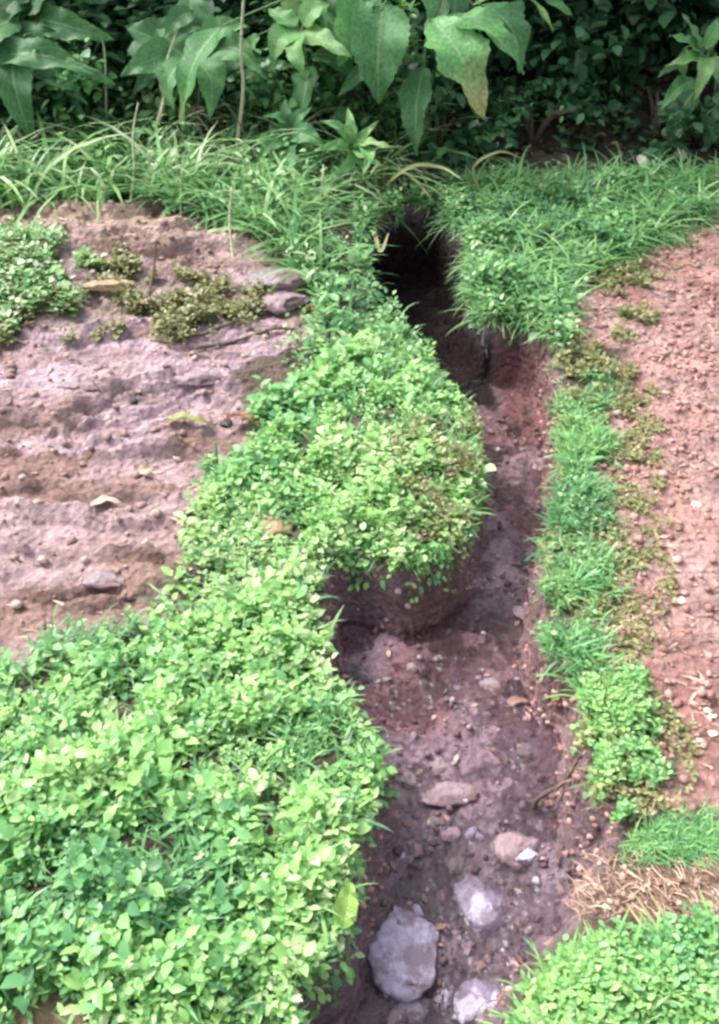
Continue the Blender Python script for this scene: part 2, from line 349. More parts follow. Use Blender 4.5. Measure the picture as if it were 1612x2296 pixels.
LIME = leaf_mat('lime_leaves', [(0, (.06, .15, .06)), (.25, (.10, .28, .12)), (.5, (.20, .44, .16)), (.75, (.31, .54, .17)), (1, (.48, .60, .33))], rough=.4, trans=.4)
MINT = leaf_mat('mint_leaves', [(0, (.035, .10, .05)), (.35, (.08, .22, .10)), (.6, (.18, .39, .14)), (.85, (.31, .50, .20)), (1, (.5, .58, .40))], rough=.4, trans=.4)
DEEP = leaf_mat('deep_green_leaves', [(0, (.014, .045, .018)), (.4, (.035, .105, .045)), (.7, (.075, .20, .08)), (1, (.17, .32, .13))], rough=.45)
OLIVE = leaf_mat('olive_leaves', [(0, (.06, .06, .025)), (.4, (.12, .14, .05)), (.7, (.24, .25, .10)), (1, (.42, .38, .22))])
STRAW = leaf_mat('dry_straw', [(0, (.12, .07, .05)), (.4, (.28, .17, .13)), (.7, (.42, .28, .22)), (1, (.6, .48, .36))], rough=.8, trans=.1)
BROWN = leaf_mat('dead_leaves', [(0, (.03, .02, .014)), (.5, (.07, .05, .03)), (.8, (.14, .10, .06)), (1, (.3, .24, .14))], rough=.7, trans=.1)

def keep(x, y, cond):
    return x[cond], y[cond]
def clump(x, y, f=14, s=0): return vnoise(x*f, y*f, s)*.6 + vnoise(x*f*2.1, y*f*2.1, s+3)*.4

# ------------------------------------------------------------------ litter, pebbles
def rocks(n, seed, sub=1):
    """unit rock templates"""
    import bmesh
    out = []
    for k in range(n):
        bm = bmesh.new(); bmesh.ops.create_icosphere(bm, subdivisions=sub, radius=1)
        r = np.random.default_rng(seed+k); ax = r.normal(0, 1, (7, 3)); ax /= np.linalg.norm(ax, axis=1)[:, None]; dd = r.uniform(.4, .8, 7)
        for v in bm.verts:
            p = np.array(v.co)
            for a_, d_ in zip(ax, dd):
                q_ = p@a_
                if q_ > d_: p = p - a_*(q_-d_)*.9
            p = p*(1+(.06 if sub < 3 else .012)*r.normal()); v.co = p
        V_ = np.array([v.co for v in bm.verts]); F_ = np.array([[v.index for v in f_.verts] for f_ in bm.faces]); bm.free(); out.append((V_, [F_]))
    return out
RT = rocks(5, 10, 1)
def pebbles(x, y, sz, sink=.3):
    parts = []; z = H(x, y)
    w_ = rng.integers(0, len(RT), len(x))
    for k, tp in enumerate(RT):
        a = w_ == k; n = a.sum()
        if n == 0: continue
        V_, F_, kk = scatter((tp[0]*np.array([1, 1, .65]), tp[1]), np.stack([x[a], y[a], z[a]+sz[a]*sink], -1), U(n, 0, 6.3), rng.normal(0, .2, n), rng.normal(0, .2, n), sz[a], U(n, .7, 1.3))
        parts.append((V_, F_, np.repeat(U(n, 0, 1), kk)))
    return parts
def tint_rock(name, stops):
    m, t, N, L, b = mat(name)
    a = N.new('ShaderNodeAttribute'); a.attribute_name = 'tint'; r = ramp(N, stops); L.new(a.outputs['Fac'], r.inputs[0])
    nz_ = N.new('ShaderNodeTexNoise'); nz_.inputs['Scale'].default_value = 90; nz_.inputs['Detail'].default_value = 5
    tc = N.new('ShaderNodeTexCoord'); L.new(tc.outputs['Object'], nz_.inputs['Vector'])
    mp = N.new('ShaderNodeMapRange'); L.new(nz_.outputs[0], mp.inputs[0]); mp.inputs[1].default_value = .3; mp.inputs[2].default_value = .7; mp.inputs[3].default_value = .7; mp.inputs[4].default_value = 1.3
    mx = N.new('ShaderNodeMixRGB'); mx.blend_type = 'MULTIPLY'; mx.inputs[0].default_value = 1; L.new(r.outputs[0], mx.inputs[1]); L.new(mp.outputs[0], mx.inputs[2]); L.new(mx.outputs[0], b.inputs['Base Color'])
    bp = N.new('ShaderNodeBump'); bp.inputs['Distance'].default_value = .004; L.new(nz_.outputs[0], bp.inputs['Height']); L.new(bp.outputs[0], b.inputs['Normal'])
    b.inputs['Roughness'].default_value = .85; return m
CLOD_R = tint_rock('red_clods', [(0, (.20, .09, .08)), (.5, (.30, .16, .14)), (1, (.42, .27, .24))])
CLOD_P = tint_rock('path_clods', [(0, (.08, .045, .05)), (.6, (.15, .09, .10)), (.9, (.22, .16, .19)), (1, (.36, .32, .38))])
CLOD_L = tint_rock('left_clods', [(0, (.16, .10, .09)), (.6, (.26, .17, .15)), (1, (.40, .30, .26))])
# lower left bank cover
def bank_cover():
    x, y = sample([(-500,1380),(400,1280),(440,1010),(900,700),(1140,850),(1140,1250),(930,1600),(930,1900),(900,2600),(-500,2600)], 60000, .06)
    m = masks(x, y)
    r_ = U(len(x), 0, 1); ok = (m['t'] < .012-.02*r_) & (m['sl'] < .07-.12*r_**.5) & (m['bl'] < .03-.05*r_)
    x, y = x[ok], y[ok]; c = clump(x, y, 13, 2)
    ok = (U(len(x), 0, 1) < -.20 + 2.0*c*(.7+.6*vnoise(x*5, y*5, 12))) & (U(len(x), 0, 1) < .66)
    x, y, c = x[ok], y[ok], c[ok]
    g = fbm(x*3.2, y*3.2, 3, 60); edge = ss(-.12, 0, sdf(TRENCH, x, y))
    tint = .50 + .40*g + .16*ss(-.7, .05, x) + .18*edge*(y < 2.0)
    h = .008 + .10*c**1.6*(.5+vnoise(x*4, y*4, 99))
    ls = (.011 + .013*c)*(.7+.7*vnoise(x*6, y*6, 98))*(1+.10*np.clip(y-1.2, 0, 2))
    return x, y, h, ls, tint
x, y, h, ls, tint = bank_cover(); n = len(x)
q = U(n, 0, 1); a, b = q < .78, q >= .78
P1 = sprigs(x[a], y[a], h[a], ls[a]*.9*U(a.sum(), .7, 1.35), 7, tint[a])
P2 = sprigs(x[b], y[b], h[b]*1.2, ls[b]*1.7, 4, tint[b]-.06)
fx = rng.choice(n, 350, replace=False); nf = len(fx); pf = []
for k in range(4):
    pf.append(scatter(T_DI, np.stack([x[fx], y[fx], H(x[fx], y[fx], False)+h[fx]*1.1], -1), np.full(nf, k*1.57)+U(nf, 0, .6), U(nf, .1, .9), rng.normal(0, .3, nf), U(nf, .005, .010), np.full(nf, 1.5))[:2] + (np.full(nf*5, .97),))
stuff('ground_cover', P1+P2+pf, LIME, 'dense lime green small leaved ground cover over the left bank', 'ground cover')
i = rng.choice(n, 2600, replace=False)
stuff('grass', grass(x[i], y[i], .04+.07*U(2600, 0, 1), 4, .5+.2*fbm(x[i]*4, y[i]*4)), MINT, 'thin green grass blades rising through the left bank cover', 'grass')

# mint patches, darker undergrowth on the hump and the band above the bare soil
def region(px, n, z, soft=.11):
    x, y = sample(px, n, z); jx, jy = jit(x, y, .05, 33); d = sdf(poly(px, z), jx, jy)
    k_ = d > soft*U(len(x), 0, 1)**1.6 - .012
    x, y = x[k_], y[k_]; m = masks(x, y); q_ = U(len(x), -1, 1)*.022
    for kk in m: m[kk] = m[kk] + q_*(1 if kk == 't' else 2)
    return x, y, m
x, y, m = region([(-700,150),(560,330),(760,520),(1000,700),(900,900),(560,760),(700,660),(560,540),(300,470),(-700,440)], 26000, .08)
ok = (m['t'] < .005) & (m['sl'] < .01); x, y = keep(x, y, ok); c = clump(x, y, 9, 8); ok = U(len(x), 0, 1) < .2+c; x, y, c = x[ok], y[ok], c[ok]; n = len(x)
_s = sdf(TRENCH, x, y) < -.16; a_ = (U(n, 0, 1) < .07) & _s; na = a_.sum(); b_ = (U(n, 0, 1) < .05) & _s; nb_ = b_.sum()
stuff('undergrowth', sprigs(x, y, .02+.11*c, .018+.018*c, 6, .60+.4*fbm(x*2.5, y*2.5, 3, 5)-.1*ss(4, 4.8, y))
  + sprigs(x[a_], y[a_], U(na, .08, .34), U(na, .04, .085), 9, .42+.4*U(na, 0, 1), wd=.7) + sprigs(x[b_], y[b_], U(nb_, .05, .18), U(nb_, .05, .10), 6, .3+.4*U(nb_, 0, 1), wd=.35), MINT, 'mint green weeds along the top of the left bank', 'undergrowth')
i = rng.choice(n, min(n, 3600), replace=False); i = i[(y[i] > 3.35) | (x[i] < -.9)]; i = i[sdf(TRENCH, x[i], y[i]) < -.16]; k_ = len(i)
stuff('grass', grass(x[i], y[i], U(k_, .1, .36), 5, .55+.3*fbm(x[i]*4, y[i]*4), T_BL2, 1.15), MINT, 'long thin grass beyond the bare soil at upper left', 'grass')
# dry and dim clutter between the weeds in the background
x, y = sample([(-300,60),(850,60),(1050,420),(560,420),(-300,400)], 9000, .1); y = y*.0 + U(len(x), 4.1, 5.3); x = U(len(x), -2.3, .25); n = len(x)
ok = (y > 4.45+.35*U(n, 0, 1)) & (sdf(TRENCH, x, y) < 0) & (clump(x, y, 5, 17) > .35) & (U(n, 0, 1) < .3); x, y = keep(x, y, ok); n = len(x)
a_ = U(n, 0, 1) < .4; na = a_.sum()
stuff('undergrowth', sprigs(x[a_], y[a_], U(na, .1, .45), U(na, .05, .11), 9, .3+.5*U(na, 0, 1), wd=.8), DEEP, 'tangled dark green weeds behind the upper left grass', 'undergrowth')
stuff('dry_grass', grass(x[~a_], y[~a_], U(n-na, .12, .5), 5, .35+.5*U(n-na, 0, 1), T_BL2, 1.25), OLIVE, 'tangled dry stems and blades among the background weeds', 'dry grass')
# sparse green on bare soil at left
x, y, m = region([(-700,540),(190,560),(700,620),(700,740),(300,760),(-700,780)], 22000, .07)
ok = (np.maximum(m['band'], m['edge']) > -.03); x, y = keep(x, y, ok); _e = sdf(EDGE_L, *jit(x, y, .12, 60)); ok = ((clump(x, y, 11, 4) > .50) | ((_e > .02) & (clump(x, y, 9, 4) > .36))) & ((_e < 0) | (U(len(x), 0, 1)*.22 < _e + .06)); x, y = keep(x, y, ok); n = len(x)
e = (sdf(EDGE_L, *jit(x, y, .1, 61)) > -.06) & (U(len(x), 0, 1) < .8)
stuff('undergrowth', sprigs(x, y, U(n, .01, .05), U(n, .014, .034), 5, .35+.4*U(n, 0, 1)), OLIVE, 'olive weeds in the hollow of the bare left soil', 'undergrowth')
x, y = keep(x, y, e); n = len(x)
stuff('grass', sprigs(x, y, U(n, .02, .07), U(n, .02, .045), 5, .45+.5*U(n, 0, 1)), MINT, 'pale green grass tongue at the left edge of the bare soil', 'grass')

# ------------------------------------------------------------------ right side
x, y, m = region([(1010,385),(1700,410),(2500,390),(2500,430),(1640,450),(1560,540),(1330,610),(1270,700),(1240,760),(1100,760),(1000,560)], 26000, .05)
ok = (m['t'] < .0) & (m['r'] < .01); x, y = keep(x, y, ok); c = clump(x, y, 10, 18); ok = U(len(x), 0, 1) < -.1+1.2*c; x, y, c = x[ok], y[ok], c[ok]; n = len(x)
stuff('undergrowth', sprigs(x, y, .01+.17*c**1.7*(.4+vnoise(x*4, y*4, 97)), .020+.028*c, 6, .50+.4*fbm(x*3, y*3, 3, 15)-.15*ss(4.2, 4.7, y)), MINT, 'green leafy weeds on the far right bank', 'undergrowth')
i = rng.choice(n, min(n, 1700), replace=False); i = i[sdf(TRENCH, x[i], y[i]) < -.14]; k_ = len(i)
stuff('grass', grass(x[i], y[i], U(k_, .08, .24), 5, .6+.2*fbm(x[i]*4, y[i]*4), T_BL2, 1.1), MINT, 'fine grass arching over the far right bank', 'grass')
# olive fringe round the red soil
x, y, m = region([(1230,680),(1330,590),(1560,500),(1620,520),(1480,640),(1480,740),(1400,900),(1360,1000),(1250,1000),(1230,840)], 9000, .0)
ok = (m['t'] < .0) & (clump(x, y, 9, 28) > .48); x, y = keep(x, y, ok); n = len(x)
stuff('undergrowth', sprigs(x, y, U(n, .01, .05), U(n, .014, .028), 5, .45+.25*U(n, 0, 1)), OLIVE, 'sparse olive weeds at the far edge of the red soil', 'undergrowth')
# thin grey green fringe over the soil edges
x, y, m = region([(1150,900),(1480,860),(1520,1300),(1460,1560),(1560,1620),(1560,1850),(1380,1880),(1250,1560),(1150,1300)], 9000, .0)
ok = (m['t'] < .01) & (clump(x, y, 13, 128) > .47); x, y = keep(x, y, ok); n = len(x)
stuff('undergrowth', sprigs(x, y, U(n, .005, .03), U(n, .008, .02), 5, .5+.3*U(n, 0, 1)), OLIVE, 'thin grey green fringe of small weeds creeping over the right soil', 'undergrowth')
# plants hanging over the rim of the left bank
x, y = sample([(640,1080),(1160,850),(1160,1300),(900,1350),(640,2350),(950,2300),(960,1500)], 60000, .06)
P_ = sdf(TRENCH, *jit(x, y, .02, 3)); ok = (P_ > -.02) & (P_ < .022) & (clump(x, y, 10, 44) > .35) & (y < 2.9); x, y = keep(x, y, ok); n = len(x)
i = rng.choice(n, min(n, 1500), replace=False); x, y = x[i], y[i]; n = len(x); z = H(x-.0, y, False)
V_, F_, kk = scatter(T_OV, np.stack([x, y, np.maximum(z, -.12)+U(n, 0, .05)], -1), U(n, 0, 6.3), U(n, -1.2, .2), rng.normal(0, .5, n), U(n, .012, .026), U(n, .8, 1.3))
stuff('ground_cover', [(V_, F_, np.repeat(np.clip(rng.normal(.6, .2, n), 0, 1), kk))], LIME, 'pale leaves hanging over the rim of the left bank', 'ground cover')
x, y = sample([(780,430),(1100,430),(1300,780),(1000,900),(820,620)], 26000, .0); P_ = sdf(TRENCH, *jit(x, y, .02, 3))
ok = (P_ > -.07) & (P_ < .005) & (clump(x, y, 7, 144) > .5); x, y = keep(x, y, ok); n = len(x); i = rng.choice(n, min(n, 420), replace=False); x, y = x[i], y[i]; n = len(i)
stuff('grass', grass(x, y, U(n, .06, .16), 4, .45+.4*U(n, 0, 1), T_BL2, 1.1) + sprigs(x, y, U(n, .02, .10), U(n, .02, .045), 6, .4+.4*U(n, 0, 1)), MINT, 'grass and leaves hanging over the dark far end of the path', 'grass')
x, y = sample([(800,440),(1100,440),(1230,740),(1000,880),(800,620)], 30000, .0); P_ = sdf(TRENCH, *jit(x, y, .02, 3))
ok = (P_ > -.05) & (P_ < .02) & (y > 3.0) & (clump(x, y, 8, 244) > .40); x, y = keep(x, y, ok); n = len(x); i = rng.choice(n, min(n, 230), replace=False); x, y = x[i], y[i]; n = len(i); z = np.maximum(H(x, y, False), -.05)
stuff('undergrowth', grass(x, y, U(n, .05, .17), 3, .3+.5*U(n, 0, 1), T_BL2, .7, zf=z) + sprigs(x, y, U(n, .02, .12), U(n, .02, .045), 8, .35+.4*U(n, 0, 1), zf=z), MINT, 'weeds drooping over both rims of the dark far channel', 'undergrowth')
# browner plants on the channel side of the hump
x, y, m = region([(880,960),(1100,900),(1130,1060),(1080,1200),(900,1230),(860,1100)], 5000, .12)
ok = (m['t'] < .02) & (clump(x, y, 12, 228) > .52); x, y = keep(x, y, ok); n = len(x)
stuff('ground_cover', sprigs(x, y, U(n, .03, .085), U(n, .010, .02), 6, .45+.3*U(n, 0, 1)), OLIVE, 'olive brown weeds on the channel side of the left hump', 'ground cover')
# roots hanging down the cut walls
x, y = sample([(640,1000),(1400,700),(1450,1900),(1300,2290),(640,2290)], 90000, -.02); P_ = sdf(TRENCH, *jit(x, y, .02, 3)); ok = (P_ > -.004) & (P_ < .022) & (clump(x, y, 14, 77) > .45); x, y = keep(x, y, ok)
i = rng.choice(len(x), min(len(x), 1100), replace=False); x, y = x[i], y[i]; n = len(x)
gxx = (sdf(TRENCH, x+.01, y)-sdf(TRENCH, x-.01, y)); gyy = (sdf(TRENCH, x, y+.01)-sdf(TRENCH, x, y-.01))
V_, F_, kk = scatter(T_BL2, np.stack([x, y, H(x, y)+.012], -1), np.arctan2(-gxx, gyy)+rng.normal(0, .5, n), rng.normal(-1.0, .3, n), rng.normal(0, .4, n), U(n, .02, .08), U(n, .4, 1.2))
stuff('roots', [(V_, F_, np.repeat(U(n, 0, .8)**1.5, kk))], STRAW, 'fine roots and dead grass hanging from the cut channel walls', 'roots')
x2 = x + gxx*U(n, .2, 2.2)*.9; y2 = y + gyy*U(n, .2, 2.2)*.9
stuff('gravel', pebbles(x2, y2, .003+.009*U(n, 0, 1)**3), CLOD_R, 'soil crumbs fallen along the foot of the channel walls', 'gravel', False)
# tall pale grass tangle before the background
x = U(3000, -2.4, .3); y = U(3000, 3.95, 5.0); n = 3000; ok = (sdf(TRENCH, x, y) < -.2) & (sdf(SOIL_L, x, y) < -.02) & (clump(x, y, 4, 55) > .42) & (U(n, 0, 1) < .35); x, y = keep(x, y, ok); n = len(x)
stuff('grass', grass(x, y, U(n, .2, .55), 3, .6+.4*U(n, 0, 1), T_BL2, 1.3), MINT, 'tall light green grass in the tangle at the upper left', 'grass')
# straw on the tan patch
x, y = sample([(1300,1940),(1700,1930),(1700,2090),(1290,2090)], 700, 0); n = len(x)
V_, F_, kk = scatter(T_BL2, np.stack([x, y, H(x, y)+.004], -1), rng.normal(.6, .6, n), U(n, 0, .5), rng.normal(0, .4, n), U(n, .02, .07), U(n, .4, 1.1))
stuff('straw_litter', [(V_, F_, np.repeat(U(n, .1, 1), kk))]+pebbles(x[:250], y[:250], .002+.006*U(250, 0, 1)**2), STRAW, 'dry straw covering the tan soil patch at the lower right', 'litter')
# right strip of grass
x, y, m = region([(1225,820),(1375,860),(1385,1100),(1375,1300),(1360,1450),(1350,1600),(1240,1540),(1170,1330),(1210,1100)], 12000, .0)
s = m['r']; ok = (m['t'] < -.0) & (s < .012); x, y = keep(x, y, ok); c = clump(x, y, 12, 38); ok = U(len(x), 0, 1) < -.6+1.9*c; x, y, c = x[ok], y[ok], c[ok]; n = len(x)
stuff('grass', grass(x, y, .02+.10*c*U(n, .4, 1.1), 6, .36+.4*fbm(x*5, y*5, 2, 25)+.2*(y < 1.75)), LIME, 'strip of green grass between path and red soil', 'grass')
a = U(n, 0, 1) < .8
stuff('undergrowth', sprigs(x[a], y[a], U(a.sum(), .01, .05), U(a.sum(), .012, .022), 6, .5+.25*U(a.sum(), 0, 1)), MINT, 'small leaves among the right strip of grass', 'undergrowth')
# right lower weed patch
x, y, m = region([(1270,1530),(1430,1540),(1490,1610),(1490,1790),(1420,1880),(1310,1790),(1270,1680)], 5000, .0)
ok = (m['t'] < .004); x, y = keep(x, y, ok); c = clump(x, y, 14, 48); ok = U(len(x), 0, 1) < -.6+1.9*c; x, y, c = x[ok], y[ok], c[ok]; n = len(x)
stuff('ground_cover', sprigs(x, y, .01+.07*c, .012+.012*c, 7, .50+.25*fbm(x*6, y*6, 2, 35)), LIME, 'leafy green weed patch on the right edge below the grass strip', 'ground cover')
i = rng.choice(n, n//6, replace=False); stuff('grass', grass(x[i], y[i], U(len(i), .04, .1), 4, .45+.4*U(len(i), 0, 1)), OLIVE, 'dry olive blades among the right weed patch', 'grass')
# green tongue right
x, y, m = region([(1420,1900),(1500,1830),(1640,1800),(2400,1790),(2400,1960),(1640,1970),(1460,1965),(1400,1950)], 8000, .0)
ok = (m['t'] < .0) & (m['r2'] < .012); x, y = keep(x, y, ok); n = len(x)
stuff('grass', grass(x, y, U(n, .02, .045), 6, .5+.3*fbm(x*6, y*6, 2, 65), up=.8), LIME, 'short bright green grass tongue at the right edge', 'grass')
# bottom right bank
x, y, m = region([(1100,2400),(1150,2230),(1280,2130),(1380,2105),(1640,2100),(2300,2090),(2300,2700),(1120,2700)], 18000, .03)
ok = (m['t'] < .006) & (m['r2'] < .006); x, y = keep(x, y, ok); c = clump(x, y, 13, 58); ok = U(len(x), 0, 1) < -.1+1.3*c; x, y, c = x[ok], y[ok], c[ok]; n = len(x)
stuff('ground_cover', sprigs(x, y, .01+.075*c, .012+.012*c, 7, .58+.25*fbm(x*6, y*6, 2, 45)), LIME, 'bright lime ground cover on the near right bank', 'ground cover')
i = rng.choice(n, min(n, 1500), replace=False); k_ = len(i)
stuff('grass', grass(x[i], y[i], U(k_, .04, .09), 5, .6+.2*fbm(x[i]*4, y[i]*4)), LIME, 'grass blades in the near right bank', 'grass')

x, y, m = region([(1240,560),(2300,380),(2300,1900),(1300,1900)], 34000, 0); ok = (m['r'] > -.01); x, y = keep(x, y, ok); c = clump(x, y, 8, 91); ok = U(len(x), 0, 1) < c*1.1; x, y = keep(x, y, ok)
stuff('clods', pebbles(x, y, .003+.013*U(len(x), 0, 1)**3), CLOD_R, 'crumbly pinkish red soil clods on the right ground', 'soil clods', False)
ok = U(len(x), 0, 1) < .8; xx, yy = keep(x, y, ok); n = len(xx); z = H(xx, yy)
V_, F_, kk = scatter(blade_t(.05, .3, 2), np.stack([xx, yy, z+.004], -1), rng.normal(1.2, .9, n), U(n, -.05, .25), U(n, -.5, .5), U(n, .015, .05), U(n, .6, 1.8))
stuff('straw_litter', [(V_, F_, np.repeat(U(n, 0, .85), kk))], STRAW, 'pale dry straw bits strewn over the right red soil', 'litter')
x, y, m = region([(800,500),(1300,500),(1420,1900),(1300,2600),(600,2600),(700,1200)], 16000, -.1); ok = (m['t'] > .03) & (y < 2.75); x, y = keep(x, y, ok); ok = U(len(x), 0, 1) < .1+clump(x, y, 9, 71)*.8; x, y = keep(x, y, ok)
stuff('gravel', pebbles(x, y, .002+.012*U(len(x), 0, 1)**4), CLOD_P, 'small purple grey gravel and crumbs on the path bed', 'gravel', False)
ok = U(len(x), 0, 1) < .10; xx, yy = keep(x, y, ok); n = len(xx); z = H(xx, yy)
V_, F_, kk = scatter(T_DI, np.stack([xx, yy, z+.006], -1), U(n, 0, 6.3), U(n, -.2, .3), U(n, -.5, .5), U(n, .01, .03), U(n, .4, 1.1))
stuff('leaf_litter', [(V_, F_, np.repeat(U(n, 0, .9), kk))], STRAW, 'scraps of dry leaf and twig on the path bed', 'litter')
x, y, m = region([(-700,470),(760,520),(700,1000),(450,1400),(-700,1560)], 9000, .05); ok = (m['sl'] > .0); x, y = keep(x, y, ok); ok = U(len(x), 0, 1) < clump(x, y, 7, 81); x, y = keep(x, y, ok)
stuff('clods', pebbles(x, y, .003+.016*U(len(x), 0, 1)**4), CLOD_L, 'crumbly mauve soil clods on the left bare slope', 'soil clods', False)
ok = U(len(x), 0, 1) < .3; xx, yy = keep(x, y, ok); n = len(xx); z = H(xx, yy)
V_, F_, kk = scatter(blade_t(.07, .3, 2), np.stack([xx, yy, z+.004], -1), rng.normal(1.57, .5, n), U(n, -.05, .25), U(n, -.5, .5), U(n, .02, .06), U(n, .6, 1.4))
stuff('straw_litter', [(V_, F_, np.repeat(U(n, 0, .9), kk))], STRAW, 'dry straw bits strewn over the left bare slope', 'litter')
# dark leaf litter and dim plants on the slope behind
x, y = sample([(-600,-250),(2200,-250),(2200,390),(1000,420),(-600,380)], 15000, .3); y = U(len(x), 4.75, 7.6); x = U(len(x), -2.6, 2.6); n = len(x); z = H(x, y, False)
V_, F_, kk = scatter(T_OV, np.stack([x, y, z+.01], -1), U(n, 0, 6.3), rng.normal(0, .35, n), rng.normal(0, .4, n), U(n, .03, .09), U(n, .7, 1.3))
stuff('leaf_litter', [(V_, F_, np.repeat(U(n, 0, 1)**1.6, kk))], BROWN, 'dark fallen leaves on the shaded slope behind the plants', 'litter')
c = clump(x, y, 3, 5); ok = U(n, 0, 1) < .2*c; xx, yy = keep(x, y, ok)
stuff('undergrowth', sprigs(xx, yy, U(len(xx), .04, .16), U(len(xx), .04, .08), 6, .25+.5*U(len(xx), 0, 1)), DEEP, 'dim dark green undergrowth on the shaded slope', 'undergrowth')

# ------------------------------------------------------------------ stones, one by one
STONE_LAV = rock_mat('lavender_stone', (.26, .22, .30), (.54, .50, .66), scale=42, mud=(.22, .17, .22))
STONE_PINK = rock_mat('pinkish_stone', (.20, .13, .15), (.33, .24, .28), scale=50, mud=(.13, .08, .085))
STONE_TAN = rock_mat('tan_clod', (.20, .13, .075), (.36, .26, .15), scale=35)
STONE_GREY = rock_mat('grey_stone', (.14, .11, .13), (.30, .25, .28), scale=35, mud=(.16, .10, .10))
STONE_WHITE = rock_mat('whitish_stone', (.5, .42, .36), (.75, .68, .6), scale=60)
def stone(px, py, wpx, hpx, zg, m, label, seed, cat='stone', flat=.3, yaw=None, name='stone', sink=.12, group=None):
    g = gp(px, py, zg); z = float(H(np.array([g[0]]), np.array([g[1]]))[0]); g = gp(px, py, z)
    z = float(H(np.array([g[0]]), np.array([g[1]]))[0])
    depth = g[1]*cp + (CAMZ-z)*sp_; s = wpx*depth/F/2; s2 = hpx*depth/F/2/.75
    tp = rocks(1, seed, 4)[0]; V_ = tp[0].copy()
    V_ += .07*np.stack([fbm(V_[:, 0]*8+seed+k*3, V_[:, 1]*8+V_[:, 2]*7, 4, seed+k) for k in range(3)], -1)
    V_ += .14*np.stack([fbm(V_[:, 0]*3+seed, V_[:, 1]*3+V_[:, 2]*2, 3, seed+k) for k in range(3)], -1)
    V_ = V_*np.array([s, s2, min(s, s2)*flat*.75])
    o = obj(name, mesh_np(name, V_, tp[1], m, smooth=False), label=label, cat=cat, group=group)
    o.location = (g[0], g[1], z + min(s, s2)*flat*sink*.3); o.rotation_euler = (0, 0, 0 if yaw is None else yaw)
    return o
FL = -.14
stone(905,2110,180,190,FL,STONE_LAV,'largest pale lavender stone in the bottom of the path',11,flat=.5)
stone(1075,2030,150,110,FL,STONE_LAV,'pale lavender stone to the upper right of the largest stone',22,flat=.55)
stone(1080,2255,130,90,FL,STONE_LAV,'pale stone half cut by the bottom edge beside the right bank',33,flat=.55)
stone(920,2250,90,70,FL,STONE_LAV,'small pale stone just below the largest lavender stone',44)
stone(1180,2060,80,60,FL,STONE_PINK,'pinkish stone right of the two lavender stones',55)
stone(1160,1900,120,90,FL,STONE_PINK,'mauve stone in the path left of the red bank wall',66,flat=.45)
stone(1000,1780,150,50,FL,STONE_PINK,'long low pinkish stone crossing the narrow of the path',77,flat=.5)
stone(900,1790,60,45,FL,STONE_PINK,'small pinkish stone near the left bank at the low ledge',88)
stone(790,1420,100,60,FL,STONE_GREY,'grey lavender stone at the left of the path hollow',99)
stone(1180,1690,50,40,FL,STONE_GREY,'small grey stone in the middle path near the right bank',111)
stone(980,1720,50,40,FL,STONE_PINK,'small mauve stone above the long pinkish stone',122)
stone(1100,1530,60,40,FL,STONE_GREY,'small grey stone in the right half of the middle path',133)
stone(1170,1380,45,40,FL,STONE_GREY,'pale grey stone beside the strip of grass',144)
stone(600,1185,120,110,.1,STONE_TAN,'tan earthy stone bedded in the left green bank',155,flat=.5)
stone(620,630,170,90,.1,STONE_GREY,'mauve grey boulder at the end of the bare left ridge',166,cat='boulder',flat=.6,name='boulder')
stone(640,690,110,80,.08,STONE_PINK,'pink mauve rock below the grey boulder',177,flat=.5)
stone(250,640,130,40,.1,STONE_TAN,'flat tan clod on the bare left ridge',188,flat=.5)
stone(450,860,120,60,.08,STONE_PINK,'mauve pink clod in the middle of the left bare soil',199,flat=.5)
stone(170,860,120,40,.08,STONE_GREY,'low grey clod at the left of the bare soil',211,flat=.5)
stone(380,1325,90,60,.06,STONE_GREY,'grey stone at the lower edge of the left bare soil',222,flat=.5)
stone(240,1310,110,50,.06,STONE_GREY,'flat grey stone at the left of the lower grey stone',233,flat=.5)
for k, (px, py, s_) in enumerate([(1590,1600,34),(1600,1640,26),(1570,1660,20),(1525,1345,24),(1560,1130,26)]):
    lb = ['whitish stone near the right edge above the weed patch','whitish stone at the right edge, lower of the touching pair','smallest whitish stone near the right edge','pinkish white stone halfway down the right red soil','pinkish white stone at the upper right red soil'][k]
    stone(px, py, s_, s_*.8, 0, STONE_WHITE, lb, 300+k*7, group='whitish stones on the red soil')
stone(1440,370,26,60,.1,STONE_WHITE,'upright pale stub at the back of the far right grass',401,flat=1.6,sink=.8)
stone(1525,350,28,60,.12,STONE_WHITE,'cream upright stub near the right edge behind the grass',402,flat=1.6,sink=.8)
_r = np.random.default_rng(5)
_n = 0
while _n < 46:
    px_, py_ = _r.uniform(780, 1340), _r.uniform(1350, 2290)**1
    g_ = gp(px_, py_, FL)
    if sdf(TRENCH, g_[0:1], g_[1:2])[0] < .06: continue
    w_ = _r.uniform(14, 26) + 40*_r.uniform()**3*(py_ > 1750)
    stone(px_, py_, w_, w_*_r.uniform(.5, .9), FL, [STONE_PINK, STONE_GREY, STONE_PINK, STONE_LAV][_n % 4], 'small stone half buried in the purple path bed', 700+_n, flat=_r.uniform(.5, .9), yaw=_r.uniform(0, 3), group='small half buried stones in the path bed')
    _n += 1
HOLE = rock_mat('burnt_wood', (.008,.007,.01), (.02,.018,.022))  # black lumps standing in for the shade inside two small holes
stone(302,880,30,34,.08,HOLE,'small black lump on the left bare soil',501,cat='charcoal lump',name='charcoal_lump',flat=1,sink=.2)
stone(510,950,32,36,.08,HOLE,'small black lump beside the reddish scrap by the bank',502,cat='charcoal lump',name='charcoal_lump',flat=1,sink=.2)

